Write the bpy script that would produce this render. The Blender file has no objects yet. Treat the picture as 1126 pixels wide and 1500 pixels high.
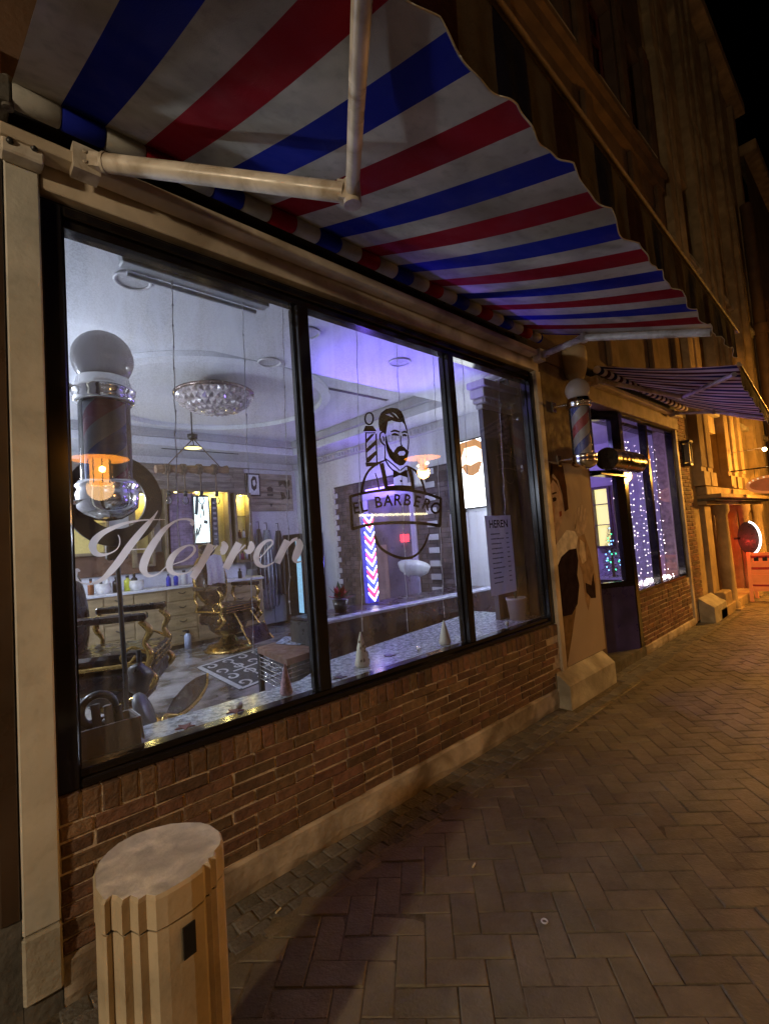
import bpy, bmesh, math, random
from mathutils import Vector, Matrix
random.seed(7)
SC = bpy.context.scene
COL = SC.collection
PI = math.pi

# ------------------------------------------------------------------ camera
F = 700.0; CX = 563.0; CY = 750.0
ROWS = [(0.73100526, -0.01169608, 0.68227158),
        (-0.67854785, 0.09324397, 0.72861402),
        (-0.07213964, -0.99557459, 0.06022548)]
CAM = Vector((0, -2.1, 1.503))
cd = bpy.data.cameras.new('camera'); cam = bpy.data.objects.new('camera', cd); COL.objects.link(cam)
cd.lens = F / 1500 * 36; cd.sensor_width = 36; cd.sensor_fit = 'AUTO'; cd.clip_start = 0.02; cd.clip_end = 400
m = Matrix.Identity(4)
for i in range(3):
    m[i][0] = ROWS[i][0]; m[i][1] = -ROWS[i][1]; m[i][2] = -ROWS[i][2]; m[i][3] = CAM[i]
cam.matrix_world = m
SC.camera = cam
SC.cycles.caustics_reflective = False; SC.cycles.caustics_refractive = False

# ------------------------------------------------------------------ night sky and exposure
w = bpy.data.worlds.new('World'); SC.world = w; w.use_nodes = True
nt = w.node_tree; bg = nt.nodes['Background']
sky = nt.nodes.new('ShaderNodeTexSky'); sky.sky_type = 'NISHITA'; sky.sun_disc = False
sky.sun_elevation = math.radians(-6); sky.sun_rotation = math.radians(120)
nt.links.new(sky.outputs[0], bg.inputs[0]); bg.inputs[1].default_value = 0.02
SC.view_settings.view_transform = 'Standard'; SC.view_settings.look = 'None'
SC.view_settings.exposure = 0.0; SC.view_settings.gamma = 1.0; SC.view_settings.use_curve_mapping = False


def lamp(name, kind, loc, power, color, size=0.1, size_y=None, aim=None, parent=None, spot=None):
    d = bpy.data.lights.new(name, kind); d.energy = power; d.color = color
    if kind == 'AREA':
        d.shape = 'RECTANGLE'; d.size = size; d.size_y = size_y or size
    else:
        d.shadow_soft_size = size
    if spot: d.spot_size = math.radians(spot); d.spot_blend = 0.6
    o = bpy.data.objects.new(name, d); COL.objects.link(o); o.location = loc
    if aim is not None:
        o.rotation_euler = (Vector(aim) - Vector(loc)).to_track_quat('-Z', 'Y').to_euler()
    if parent: o.parent = parent
    return o

WARM = (1.0, 0.56, 0.22); ORANGE = (1.0, 0.42, 0.08); COOL = (0.80, 0.87, 1.0); PURPLE = (0.28, 0.16, 1.0)

# ------------------------------------------------------------------ helpers
def at(px, py, X=None, Y=None, Z=None):
    """a point of the place from where it is seen and the plane it lies in"""
    d = (px - CX, py - CY, F)
    r = Vector([sum(ROWS[i][k] * d[k] for k in range(3)) for i in range(3)])
    if X is not None: t = (X - CAM.x) / r.x
    elif Y is not None: t = (Y - CAM.y) / r.y
    else: t = (Z - CAM.z) / r.z
    return CAM + r * t


def ramp_noise(n, l, scale, detail, c1, c2, lo=0.35, hi=0.65, coord=None, dist=0.0):
    t = n.new('ShaderNodeTexNoise'); t.inputs['Scale'].default_value = scale; t.inputs['Detail'].default_value = detail
    t.inputs['Distortion'].default_value = dist
    if coord is not None: l.new(coord, t.inputs['Vector'])
    r = n.new('ShaderNodeValToRGB'); r.color_ramp.elements[0].position = lo; r.color_ramp.elements[1].position = hi
    r.color_ramp.elements[0].color = (*c1, 1); r.color_ramp.elements[1].color = (*c2, 1)
    l.new(t.outputs['Fac'], r.inputs[0])
    return t, r


MATS = {}
def mat(name, col, rough=0.6, var=0.25, scale=6.0, bump=0.0, bscale=40.0, metal=0.0, emit=None, estr=0.0,
        perobj=0.0, island=0.0, spec=0.5, dirt=None, dscale=1.5, stretch=None, coat=0.0, trans=0.0, grime=0.0, gscale=1.3):
    if name in MATS: return MATS[name]
    m = bpy.data.materials.new(name); m.use_nodes = True; MATS[name] = m
    n = m.node_tree.nodes; l = m.node_tree.links; b = n['Principled BSDF']
    tc = n.new('ShaderNodeTexCoord'); co = tc.outputs['Object']
    if stretch:
        mp = n.new('ShaderNodeMapping'); mp.inputs['Scale'].default_value = stretch; l.new(co, mp.inputs[0]); co = mp.outputs[0]
    c1 = tuple(max(0, c * (1 - var)) for c in col); c2 = tuple(min(1, c * (1 + var)) for c in col)
    t, r = ramp_noise(n, l, scale, 6, c1, c2, coord=co)
    out = r.outputs[0]
    if dirt:
        t2, r2 = ramp_noise(n, l, dscale, 8, (0, 0, 0), (1, 1, 1), 0.42, 0.68, co, 0.6)
        mx = n.new('ShaderNodeMix'); mx.data_type = 'RGBA'; l.new(r2.outputs[0], mx.inputs[0]); l.new(out, mx.inputs[6])
        mx.inputs[7].default_value = (*dirt, 1); out = mx.outputs[2]
    if perobj or island:
        hs = n.new('ShaderNodeHueSaturation')
        if perobj: src = n.new('ShaderNodeObjectInfo').outputs['Random']; k = perobj
        else: src = n.new('ShaderNodeNewGeometry').outputs['Random Per Island']; k = island
        mr = n.new('ShaderNodeMapRange'); mr.inputs[3].default_value = 1 - k; mr.inputs[4].default_value = 1 + k
        l.new(src, mr.inputs[0]); l.new(mr.outputs[0], hs.inputs['Value'])
        ml = n.new('ShaderNodeMath'); ml.operation = 'MULTIPLY'; ml.inputs[1].default_value = 7.31; l.new(src, ml.inputs[0])
        fr = n.new('ShaderNodeMath'); fr.operation = 'FRACT'; l.new(ml.outputs[0], fr.inputs[0])
        mr2 = n.new('ShaderNodeMapRange'); mr2.inputs[3].default_value = 0.5 - k * 0.05; mr2.inputs[4].default_value = 0.5 + k * 0.05
        l.new(fr.outputs[0], mr2.inputs[0]); l.new(mr2.outputs[0], hs.inputs['Hue'])
        l.new(out, hs.inputs['Color']); out = hs.outputs[0]
    if grime:
        ps = n.new('ShaderNodeNewGeometry')
        tg, rg_ = ramp_noise(n, l, gscale, 9, (1 - grime,) * 3, (1, 1, 1), 0.36, 0.60, ps.outputs['Position'], 0.8)
        tg2, rg2 = ramp_noise(n, l, gscale * 9, 6, (1 - grime * .5,) * 3, (1, 1, 1), 0.30, 0.48, ps.outputs['Position'], 0.2)
        for q in (rg_, rg2):
            mg_ = n.new('ShaderNodeMix'); mg_.data_type = 'RGBA'; mg_.blend_type = 'MULTIPLY'; mg_.inputs[0].default_value = 1
            l.new(out, mg_.inputs[6]); l.new(q.outputs[0], mg_.inputs[7]); out = mg_.outputs[2]
    l.new(out, b.inputs['Base Color'])
    b.inputs['Roughness'].default_value = rough; b.inputs['Metallic'].default_value = metal
    b.inputs['Specular IOR Level'].default_value = spec
    b.inputs['Coat Weight'].default_value = coat
    if rough > 0.15:
        t3, r3 = ramp_noise(n, l, scale * 2.3, 5, (max(0, rough - .14),) * 3, (min(1, rough + .14),) * 3, coord=co)
        l.new(r3.outputs[0], b.inputs['Roughness'])
    if bump:
        nb = n.new('ShaderNodeTexNoise'); nb.inputs['Scale'].default_value = bscale; nb.inputs['Detail'].default_value = 8
        l.new(co, nb.inputs['Vector'])
        bp = n.new('ShaderNodeBump'); bp.inputs['Strength'].default_value = bump; bp.inputs['Distance'].default_value = 0.01
        l.new(nb.outputs['Fac'], bp.inputs['Height']); l.new(bp.outputs[0], b.inputs['Normal'])
    if emit:
        b.inputs['Emission Color'].default_value = (*emit, 1); b.inputs['Emission Strength'].default_value = estr
    if trans:
        o = n['Material Output']; tr = n.new('ShaderNodeBsdfTranslucent'); l.new(out, tr.inputs[0])
        ms = n.new('ShaderNodeMixShader'); ms.inputs[0].default_value = trans
        l.new(b.outputs[0], ms.inputs[1]); l.new(tr.outputs[0], ms.inputs[2]); l.new(ms.outputs[0], o.inputs[0])
    return m


def glass_mat(name, tint=(0.93, 0.95, 0.97), haze=0.03, streak=True, ior=1.5):
    m = bpy.data.materials.new(name); m.use_nodes = True; MATS[name] = m
    n = m.node_tree.nodes; l = m.node_tree.links
    for x in list(n):
        if x.type != 'OUTPUT_MATERIAL': n.remove(x)
    o = [x for x in n if x.type == 'OUTPUT_MATERIAL'][0]
    tr = n.new('ShaderNodeBsdfTransparent'); tr.inputs[0].default_value = (*tint, 1)
    gl = n.new('ShaderNodeBsdfGlossy'); gl.inputs['Roughness'].default_value = 0.015
    fr = n.new('ShaderNodeFresnel'); fr.inputs[0].default_value = ior
    df = n.new('ShaderNodeBsdfDiffuse'); df.inputs[0].default_value = (0.8, 0.8, 0.8, 1)
    mh = n.new('ShaderNodeMixShader'); mh.inputs[0].default_value = haze
    if streak:
        tc = n.new('ShaderNodeTexCoord'); mp = n.new('ShaderNodeMapping'); mp.inputs['Scale'].default_value = (5, 5, 0.7)
        mp.inputs['Rotation'].default_value = (0, 0.5, 0)
        l.new(tc.outputs['Object'], mp.inputs[0])
        t, r = ramp_noise(n, l, 1.6, 8, (haze * .25,) * 3, (haze * 2.4,) * 3, 0.36, 0.74, mp.outputs[0], 1.0)
        t2, r2 = ramp_noise(n, l, 150, 3, (.72,) * 3, (1.35,) * 3, 0.42, 0.60, tc.outputs['Object'])
        mm = n.new('ShaderNodeMath'); mm.operation = 'MULTIPLY'; l.new(r.outputs[0], mm.inputs[0]); l.new(r2.outputs[0], mm.inputs[1])
        l.new(mm.outputs[0], mh.inputs[0])
    l.new(tr.outputs[0], mh.inputs[1]); l.new(df.outputs[0], mh.inputs[2])
    mx = n.new('ShaderNodeMixShader'); l.new(fr.outputs[0], mx.inputs[0]); l.new(mh.outputs[0], mx.inputs[1]); l.new(gl.outputs[0], mx.inputs[2])
    l.new(mx.outputs[0], o.inputs[0])
    return m


def emis(name, col, s):
    if name in MATS: return MATS[name]
    m = bpy.data.materials.new(name); m.use_nodes = True; MATS[name] = m
    b = m.node_tree.nodes['Principled BSDF']; b.inputs['Base Color'].default_value = (*[c * .6 for c in col], 1)
    b.inputs['Emission Color'].default_value = (*col, 1); b.inputs['Emission Strength'].default_value = s
    return m


class MB:
    """collects shapes, then links them as ONE mesh object"""
    def __init__(s): s.v = []; s.f = []; s.mi = []; s.sm = []
    def add(s, vs, fs, mi=0, smooth=False):
        k = len(s.v); s.v += [tuple(p) for p in vs]
        for f in fs: s.f.append(tuple(i + k for i in f)); s.mi.append(mi); s.sm.append(smooth)
        return s
    def box(s, x0, x1, y0, y1, z0, z1, mi=0, b=0.0):
        if b:
            return s.cbox(x0, x1, y0, y1, z0, z1, b, mi)
        vs = [(x, y, z) for x in (x0, x1) for y in (y0, y1) for z in (z0, z1)]
        return s.add(vs, [(0, 1, 3, 2), (4, 6, 7, 5), (0, 4, 5, 1), (2, 3, 7, 6), (0, 2, 6, 4), (1, 5, 7, 3)], mi)
    def cbox(s, x0, x1, y0, y1, z0, z1, b, mi=0):
        cx, cy, cz = (x0 + x1) / 2, (y0 + y1) / 2, (z0 + z1) / 2
        hx, hy, hz = abs(x1 - x0) / 2, abs(y1 - y0) / 2, abs(z1 - z0) / 2
        b = min(b, hx * .45, hy * .45, hz * .45)
        bm = bmesh.new(); bmesh.ops.create_cube(bm, size=1)
        for v in bm.verts: v.co = Vector((cx + v.co.x * 2 * hx, cy + v.co.y * 2 * hy, cz + v.co.z * 2 * hz))
        bmesh.ops.bevel(bm, geom=bm.edges[:] , offset=b, segments=1, affect='EDGES')
        s.bm(bm, mi); return s
    def bm(s, bm, mi=0, smooth=False, M=None):
        bm.verts.index_update()
        s.add([(M @ v.co if M else v.co) for v in bm.verts], [[v.index for v in f.verts] for f in bm.faces], mi, smooth); bm.free(); return s
    def obox(s, c, ax, ay, az, mi=0):
        c = Vector(c); ax, ay, az = Vector(ax), Vector(ay), Vector(az)
        vs = [c + i * ax + j * ay + k * az for i in (-1, 1) for j in (-1, 1) for k in (-1, 1)]
        return s.add(vs, [(0, 1, 3, 2), (4, 6, 7, 5), (0, 4, 5, 1), (2, 3, 7, 6), (0, 2, 6, 4), (1, 5, 7, 3)], mi)
    def bar(s, a, b, w, h, up=(0, 0, 1), mi=0):
        a, b = Vector(a), Vector(b); d = b - a; dn = d.normalized()
        u = Vector(up) - dn * Vector(up).dot(dn); u.normalize(); r = dn.cross(u)
        return s.obox((a + b) / 2, d / 2, r * w / 2, u * h / 2, mi)
    def tube(s, pts, r, n=8, mi=0, smooth=True, caps=True):
        pts = [Vector(p) for p in pts]; R = r if isinstance(r, (list, tuple)) else [r] * len(pts)
        rings = []; prev = None
        for i, p in enumerate(pts):
            d = (pts[min(i + 1, len(pts) - 1)] - pts[max(i - 1, 0)]).normalized()
            if prev is None: u = d.orthogonal().normalized()
            else: u = (prev - d * prev.dot(d)).normalized()
            prev = u; wv = d.cross(u)
            rings.append([p + (u * math.cos(2 * PI * k / n) + wv * math.sin(2 * PI * k / n)) * R[i] for k in range(n)])
        vs = [q for rg in rings for q in rg]
        fs = [(i * n + k, i * n + (k + 1) % n, (i + 1) * n + (k + 1) % n, (i + 1) * n + k) for i in range(len(pts) - 1) for k in range(n)]
        s.add(vs, fs, mi, smooth)
        if caps:
            s.add(rings[0], [tuple(range(n))[::-1]], mi); s.add(rings[-1], [tuple(range(n))], mi)
        return s
    def lathe(s, prof, c=(0, 0, 0), n=24, mi=0, smooth=True, sx=1, sy=1, a0=0, a1=2 * PI, midx=None):
        full = abs(a1 - a0 - 2 * PI) < 1e-6; m = n if full else n + 1
        vs = [(c[0] + r * math.cos(a0 + (a1 - a0) * k / n) * sx, c[1] + r * math.sin(a0 + (a1 - a0) * k / n) * sy, c[2] + z) for r, z in prof for k in range(m)]
        fs = []
        for i in range(len(prof) - 1):
            for k in range(n):
                fs.append((i * m + k, i * m + (k + 1) % m, (i + 1) * m + (k + 1) % m, (i + 1) * m + k))
        return s.add(vs, fs, mi, smooth)
    def sphere(s, c, r, mi=0, seg=12, sc=(1, 1, 1)):
        bm = bmesh.new(); bmesh.ops.create_uvsphere(bm, u_segments=seg, v_segments=max(4, seg * 2 // 3), radius=r)
        return s.bm(bm, mi, True, Matrix.Translation(c) @ Matrix.Diagonal((*sc, 1)))
    def prism(s, poly, z0, z1, mi=0):
        n = len(poly); vs = [(x, y, z0) for x, y in poly] + [(x, y, z1) for x, y in poly]
        return s.add(vs, [tuple(range(n))[::-1], tuple(range(n, 2 * n))] + [(i, (i + 1) % n, n + (i + 1) % n, n + i) for i in range(n)], mi)
    def extr(s, poly, off, mi=0):
        """3D polygon pushed along off"""
        off = Vector(off); n = len(poly); vs = [Vector(p) for p in poly] + [Vector(p) + off for p in poly]
        return s.add(vs, [tuple(range(n))[::-1], tuple(range(n, 2 * n))] + [(i, (i + 1) % n, n + (i + 1) % n, n + i) for i in range(n)], mi)
    def torus(s, c, R, r, axis='Z', n=40, k=8, mi=0, a0=0, a1=2 * PI, flat=1.0):
        pts = []
        full = abs(a1 - a0 - 2 * PI) < 1e-6
        vs = []; m = n if full else n + 1
        for i in range(m):
            a = a0 + (a1 - a0) * i / n
            for j in range(k):
                b = 2 * PI * j / k; rr = R + r * math.cos(b); h = r * math.sin(b) * flat
                p = (rr * math.cos(a), rr * math.sin(a), h)
                if axis == 'Y': p = (p[0], p[2], p[1])
                elif axis == 'X': p = (p[2], p[0], p[1])
                vs.append(Vector(c) + Vector(p))
        fs = [(i * k + j, i * k + (j + 1) % k, ((i + 1) % m) * k + (j + 1) % k, ((i + 1) % m) * k + j) for i in range(n) for j in range(k)]
        return s.add(vs, fs, mi, True)
    def build(s, name, mats, parent=None, origin=None, tagd=None, kind=None, label=None):
        me = bpy.data.meshes.new(name)
        if not isinstance(mats, (list, tuple)): mats = [mats]
        for q in mats: me.materials.append(q)
        off = Vector((0, 0, 0))
        if origin is not None: off = Vector(origin)
        elif parent is None and s.v:
            xs = [p[0] for p in s.v]; ys = [p[1] for p in s.v]; zs = [p[2] for p in s.v]
            off = Vector(((min(xs) + max(xs)) / 2, (min(ys) + max(ys)) / 2, min(zs)))
        me.from_pydata([tuple(Vector(p) - off) for p in s.v], [], s.f); me.update()
        for p, mi, sm in zip(me.polygons, s.mi, s.sm): p.material_index = mi; p.use_smooth = sm
        bm = bmesh.new(); bm.from_mesh(me); bmesh.ops.recalc_face_normals(bm, faces=bm.faces); bm.to_mesh(me); bm.free()
        o = bpy.data.objects.new(name, me); COL.objects.link(o)
        o.location = off
        if parent:
            pl = world_loc(parent); o.parent = parent; o.location = off - pl
        if kind: o['kind'] = kind
        if label: o['label'] = label
        if tagd: tag(o, *tagd)
        return o


def world_loc(o):
    v = Vector(o.location)
    while o.parent: o = o.parent; v += Vector(o.location)
    return v

def tag(o, label, cat=None, group=None):
    o['label'] = label
    if cat: o['category'] = cat
    if group: o['group'] = group
    return o

def thing(name, label, cat, loc, group=None):
    o = bpy.data.objects.new(name, None); COL.objects.link(o); o.location = loc; o.empty_display_size = 0.1
    return tag(o, label, cat, group)

def struct(mb, name, mats, parent=None, **k):
    return mb.build(name, mats, parent, kind='structure', **k)

def part_at(name, me, parent, loc, rot=(0, 0, 0)):
    o = bpy.data.objects.new(name, me); COL.objects.link(o); o.parent = parent
    o.location = Vector(loc) - world_loc(parent); o.rotation_euler = rot
    return o

def flat_print(name, loops, plane, mat_, parent, off=(0, 0, 0), depth=0.0006, label=None):
    """outlines (with holes) filled as a thin flat film; plane maps (u,v) -> 3D point"""
    cu = bpy.data.curves.new(name, 'CURVE'); cu.dimensions = '2D'; cu.fill_mode = 'BOTH'
    for lp in loops:
        sp = cu.splines.new('POLY'); sp.points.add(len(lp) - 1); sp.use_cyclic_u = True
        for p, q in zip(sp.points, lp): p.co = (q[0] / 100.0, q[1] / 100.0, 0, 1)
    tmp = bpy.data.objects.new('tmp', cu); me = bpy.data.meshes.new_from_object(tmp)
    vs = [plane(v.co.x * 100, v.co.y * 100) + Vector(off) for v in me.vertices]; fs = [tuple(p.vertices) for p in me.polygons]
    bpy.data.objects.remove(tmp); bpy.data.curves.remove(cu); bpy.data.meshes.remove(me)
    mb = MB(); mb.add(vs, fs)
    return mb.build(name, mat_, parent, label=label) if parent else mb.build(name, mat_)

def stroke_poly(pts, ws, closed=False, sub=4):
    """variable-width stroke outline in 2D (Catmull-Rom smoothed)"""
    n = len(pts); P = []; W = []
    if not isinstance(ws, (list, tuple)): ws = [ws] * n
    seg = n if closed else n - 1
    for i in range(seg):
        g = lambda a, k: a[k % n] if closed else a[max(0, min(n - 1, k))]
        p0, p1, p2, p3 = [g(pts, i + d) for d in (-1, 0, 1, 2)]; w1, w2 = g(ws, i), g(ws, i + 1)
        for j in range(sub):
            t = j / sub
            P.append(tuple(0.5 * (2 * p1[k] + (p2[k] - p0[k]) * t + (2 * p0[k] - 5 * p1[k] + 4 * p2[k] - p3[k]) * t * t + (3 * p1[k] - p0[k] - 3 * p2[k] + p3[k]) * t ** 3) for k in (0, 1)))
            W.append(w1 + (w2 - w1) * t)
    if not closed: P.append(pts[-1]); W.append(ws[-1])
    L = []; R = []; N = len(P)
    for i in range(N):
        a = P[(i - 1) % N] if closed else P[max(0, i - 1)]; b = P[(i + 1) % N] if closed else P[min(N - 1, i + 1)]
        dx, dy = b[0] - a[0], b[1] - a[1]; q = math.hypot(dx, dy) or 1
        nx, ny = -dy / q * W[i] / 2, dx / q * W[i] / 2
        L.append((P[i][0] + nx, P[i][1] + ny)); R.append((P[i][0] - nx, P[i][1] - ny))
    return L, R, closed

def ml_bold(m_): return m_.name.startswith('black_film')

def ribbons(name, strokes, plane, mat_, parent, off=(0, 0, 0), label=None):
    mb = MB(); off = Vector(off); k = 0
    for pts, ws, *c in strokes:
        if ml_bold(mat_): ws = [q * 1.32 for q in ws] if isinstance(ws, (list, tuple)) else ws * 1.32
        L, R, cl = stroke_poly(pts, ws, bool(c and c[0]))
        o2 = off * (1 + 0.02 * k); k += 1
        vs = [plane(*p) + o2 for p in L] + [plane(*p) + o2 for p in R]; n = len(L)
        mb.add(vs, [(i, (i + 1) % n, n + (i + 1) % n, n + i) for i in range(n if cl else n - 1)])
    return mb.build(name, mat_, parent, label=label)

def text_mesh(name, s, size, place, mat_, parent, bold=0.0):
    """place maps (u, v) metres of the text line to a 3D point"""
    cu = bpy.data.curves.new(name, 'FONT'); cu.body = s; cu.size = size; cu.align_x = 'CENTER'; cu.offset = bold
    tmp = bpy.data.objects.new('tmp', cu); me = bpy.data.meshes.new_from_object(tmp)
    mb = MB(); mb.add([place(v.co.x, v.co.y) for v in me.vertices], [tuple(p.vertices) for p in me.polygons])
    bpy.data.objects.remove(tmp); bpy.data.meshes.remove(me)
    return mb.build(name, mat_, parent)

# ------------------------------------------------------------------ materials
PLASTER = mat('cream_plaster', (0.58, 0.55, 0.47), .85, .06, 3.0, .32, 24, grime=.25, gscale=2.2)
CREAM = mat('cream_paint', (0.62, 0.52, 0.39), .6, .12, 4, .12, 30, dirt=(.33, .26, .18), dscale=3)
STONE = mat('pale_stone', (0.42, 0.38, 0.30), .85, .25, 6, .6, 40, dirt=(.22, .19, .14), dscale=3)
STONE_D = mat('dark_stone', (0.10, 0.09, 0.075), .85, .3, 8, .6, 40)
PLINTH = mat('plinth_render', (0.50, 0.43, 0.34), .9, .25, 5, .8, 30, dirt=(.16, .12, .08), dscale=4)
BRICK = mat('brick', (0.21, 0.115, 0.068), .85, .3, 9, .9, 60, perobj=.36, dirt=(.11, .07, .05), dscale=14, grime=.35, gscale=3)
BRICK_S = mat('brick_far', (0.15, 0.075, 0.048), .85, .3, 9, .6, 60, island=.4)
MORTAR = mat('mortar', (0.52, 0.42, 0.31), .95, .25, 20, .8, 90)
FRAME = mat('black_frame_paint', (0.010, 0.008, 0.007), .14, .1, 5, spec=.4)
PAVER = mat('paving_brick', (0.172, 0.142, 0.088), .62, .2, 10, .5, 90, perobj=.17, dirt=(.135, .112, .070), dscale=5, grime=.34, gscale=1.7)
PAVER_S = mat('paving_brick_far', (0.172, 0.142, 0.088), .62, .2, 10, .5, 90, island=.17, dirt=(.135, .112, .070), dscale=5, grime=.34, gscale=1.7)
SAND = mat('joint_sand', (0.10, 0.08, 0.052), .95, .4, 30, .5, 120)
COBBLE = mat('gutter_cobble', (0.15, 0.14, 0.125), .75, .3, 14, .7, 70, perobj=.3, dirt=(.06, .055, .045), dscale=8)
GROUND = mat('street_ground', (0.05, 0.04, 0.03), .9, .3, 4, .3, 30)
GLASS = glass_mat('window_glass', haze=.085, ior=1.75)
GLASS2 = glass_mat('door_glass', haze=.02, streak=False)
CLEAR = glass_mat('pole_glass', (0.9, 0.92, 0.95), .05, False, 1.35)
WHITE_M = mat('white_enamel', (0.62, 0.56, 0.48), .35, .12, 5, .05, 30, dirt=(.35, .28, .2), dscale=9)
WHITE_P = mat('white_wall_paint', (0.62, 0.63, 0.66), .7, .05, 2)
CEIL = mat('ceiling_paint', (0.60, 0.61, 0.65), .75, .04, 2)
CHROME = mat('chrome', (0.75, 0.73, 0.7), .12, .05, 3, metal=1.0)
GOLD = mat('brass', (0.45, 0.29, 0.09), .24, .15, 6, metal=1.0)
LEATHER = mat('dark_leather', (0.018, 0.009, 0.008), .3, .2, 6, .12, 25)
BLACK = mat('black_plastic', (0.012, 0.012, 0.013), .4, .2, 8)
GREY = mat('grey_laminate', (0.38, 0.40, 0.42), .45, .08, 3)
OAK = mat('oak_cabinet', (0.36, 0.27, 0.14), .5, .2, 3, .1, 30, stretch=(1, 1, 6))
WOOD = mat('rough_beam_wood', (0.22, 0.14, 0.085), .8, .35, 6, .7, 40, stretch=(.4, 3, 3))
PLANK = mat('weathered_plank', (0.27, 0.235, 0.20), .8, .35, 5, .4, 40, stretch=(.6, 3, 4), perobj=.2)
FLOOR = mat('marble_floor', (0.17, 0.17, 0.165), .14, .6, 5, .02, 10, dirt=(.36, .36, .37), dscale=4.5)
GRANITE = mat('granite_sill', (0.36, 0.41, 0.44), .25, .5, 26, .05, 60)
LTOP = mat('white_counter', (0.66, 0.68, 0.74), .3, .05, 2)
BLUEP = mat('purple_panel', (0.035, 0.028, 0.12), .4, .3, 4)
DKBRICK = mat('dark_brick_interior', (0.085, 0.07, 0.075), .8, .3, 8, .5, 50, island=.3)
ROPE = mat('rope', (0.14, 0.10, 0.07), .9, .3, 30, .4, 80)
CARD = mat('cardboard', (0.16, 0.14, 0.13), .8, .1, 5)
IVORY = mat('ivory_ceramic', (0.62, 0.58, 0.42), .4, .1, 8)
ORSTONE = mat('ochre_stone', (0.36, 0.26, 0.14), .85, .25, 4, .5, 30, dirt=(.2, .14, .08), dscale=2)
DKWOOD = mat('dark_red_wood', (0.09, 0.02, 0.014), .6, .3, 5, .2, 30)
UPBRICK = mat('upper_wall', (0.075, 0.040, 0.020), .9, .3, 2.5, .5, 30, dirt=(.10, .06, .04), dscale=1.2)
DARKGL = mat('dark_pane', (0.008, 0.008, 0.010), .08, .2, 3, spec=.8)
FILMW = mat('white_film', (0.85, 0.82, 0.82), .6, .03, 5, trans=.5)
FILMB = mat('black_film', (0.003, 0.003, 0.006), .7, .1, 5, spec=.0)
WIRE = mat('pale_wire', (0.55, 0.55, 0.6), .5, .1, 5)
CL_W = mat('awning_white', (0.56, 0.54, 0.49), .8, .06, 4, .3, 300, dirt=(.36, .34, .27), dscale=2.0, trans=.25, spec=.1, grime=.32, gscale=2.6)
CL_B = mat('awning_blue', (.008, .016, .26), .8, .1, 4, .25, 240, spec=.1, trans=.15)
CL_R = mat('awning_red', (.24, .005, .012), .8, .1, 4, .25, 240, spec=.1, trans=.15)
CL = {'W': CL_W, 'B': CL_B, 'R': CL_R}
CL_MATS = [CL_W, CL_B, CL_R]
VB = mat('valance_navy_shaded', (.003, .003, .010), .8, .2, 8, .3, 200, spec=.05)  # darker copies of the awning stripes, shade put into the colours
VR = mat('valance_red_shaded', (.012, .003, .003), .8, .2, 8, .3, 200, spec=.05)
VW = mat('valance_beige_shaded', (.038, .029, .020), .8, .25, 8, .3, 200, spec=.05)
CONC = mat('concrete_bollard', (0.52, 0.44, 0.31), .75, .06, 5, .14, 80, dirt=(.42, .32, .20), dscale=2, grime=.2, gscale=5)
CONCTOP = mat('bollard_top', (0.74, 0.68, 0.55), .8, .25, 9, .4, 50, dirt=(.46, .42, .34), dscale=14)

# ------------------------------------------------------------------ ground
g = MB(); g.box(-40, 90, -60, 12, -.3, -.012); struct(g, 'ground', GROUND)
pv = MB(); pv.box(-3, 30, -6, -.299, -.03, -.004); pave = struct(pv, 'pavement', SAND, origin=(0, 0, 0))
def brick_mesh(name, L, W, H, j, b, m_):
    """box with its top edges rounded off and corners a little uneven"""
    v = []
    for z, k in ((0, 0), (H - b, 0), (H, b)):
        for sx, sy in ((-1, -1), (1, -1), (1, 1), (-1, 1)):
            v.append((sx * (L / 2 - k) + random.uniform(-j, j), sy * (W / 2 - k) + random.uniform(-j, j), z + (random.uniform(-j, j) if z else 0)))
    f = [(0, 1, 2, 3)[::-1], (8, 9, 10, 11)]
    for r in (0, 4):
        for i in range(4): f.append((r + i, r + (i + 1) % 4, r + 4 + (i + 1) % 4, r + 4 + i))
    me = bpy.data.meshes.new(name); me.from_pydata(v, [], f); me.materials.append(m_); me.update()
    return me
pavers = [brick_mesh('paving_brick', .2055, .1005, .05, .0016, .0035, PAVER) for _ in range(8)]
U = .105; th = math.radians(-47)
ct, st = math.cos(th), math.sin(th)
cells = []
for i in range(-90, 190):
    for k in range(-90, 190):
        # herringbone: rows step by one unit
        s_ = (i - k) % 4
        if s_ == 0: cx, cy, r = i + 1.0, k + .5, 0
        elif s_ == 3: cx, cy, r = i + .5, k + 1.0, PI / 2
        else: continue
        cells.append((cx * U, cy * U, r))
pts = []
for cx, cy, r in cells:
    x = cx * ct - cy * st + 1.33; y = cx * st + cy * ct - .88
    if not (-2.5 < x < 13 and -5.2 < y < -.30): continue
    pts.append(((x * .682 + (y + 2.1) * .7286), x, y, r))
pts.sort()
vis = []
rest = []
def proj(p):
    d = Vector(p) - CAM; c = [sum(ROWS[i][k] * d[i] for i in range(3)) for k in range(3)]
    return (CX + F * c[0] / c[2], CY + F * c[1] / c[2], c[2]) if c[2] > .05 else None
for dd, x, y, r in pts:
    q = proj((x, y, 0))
    if q and -40 < q[0] < 1166 and q[1] < 1540 and len(vis) < 300: vis.append((x, y, r))
    elif (q and -100 < q[0] < 1300 and q[1] < 1700) or math.hypot(x, y + 2.1) < 4.2: rest.append((x, y, r))
for x, y, r in vis:
    part_at('paving_brick', random.choice(pavers), pave, (x, y, -.05 + random.uniform(-.003, .002)),
            (random.uniform(-.014, .014), random.uniform(-.012, .012), th + r + random.uniform(-.012, .012)))
mb = MB()
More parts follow.
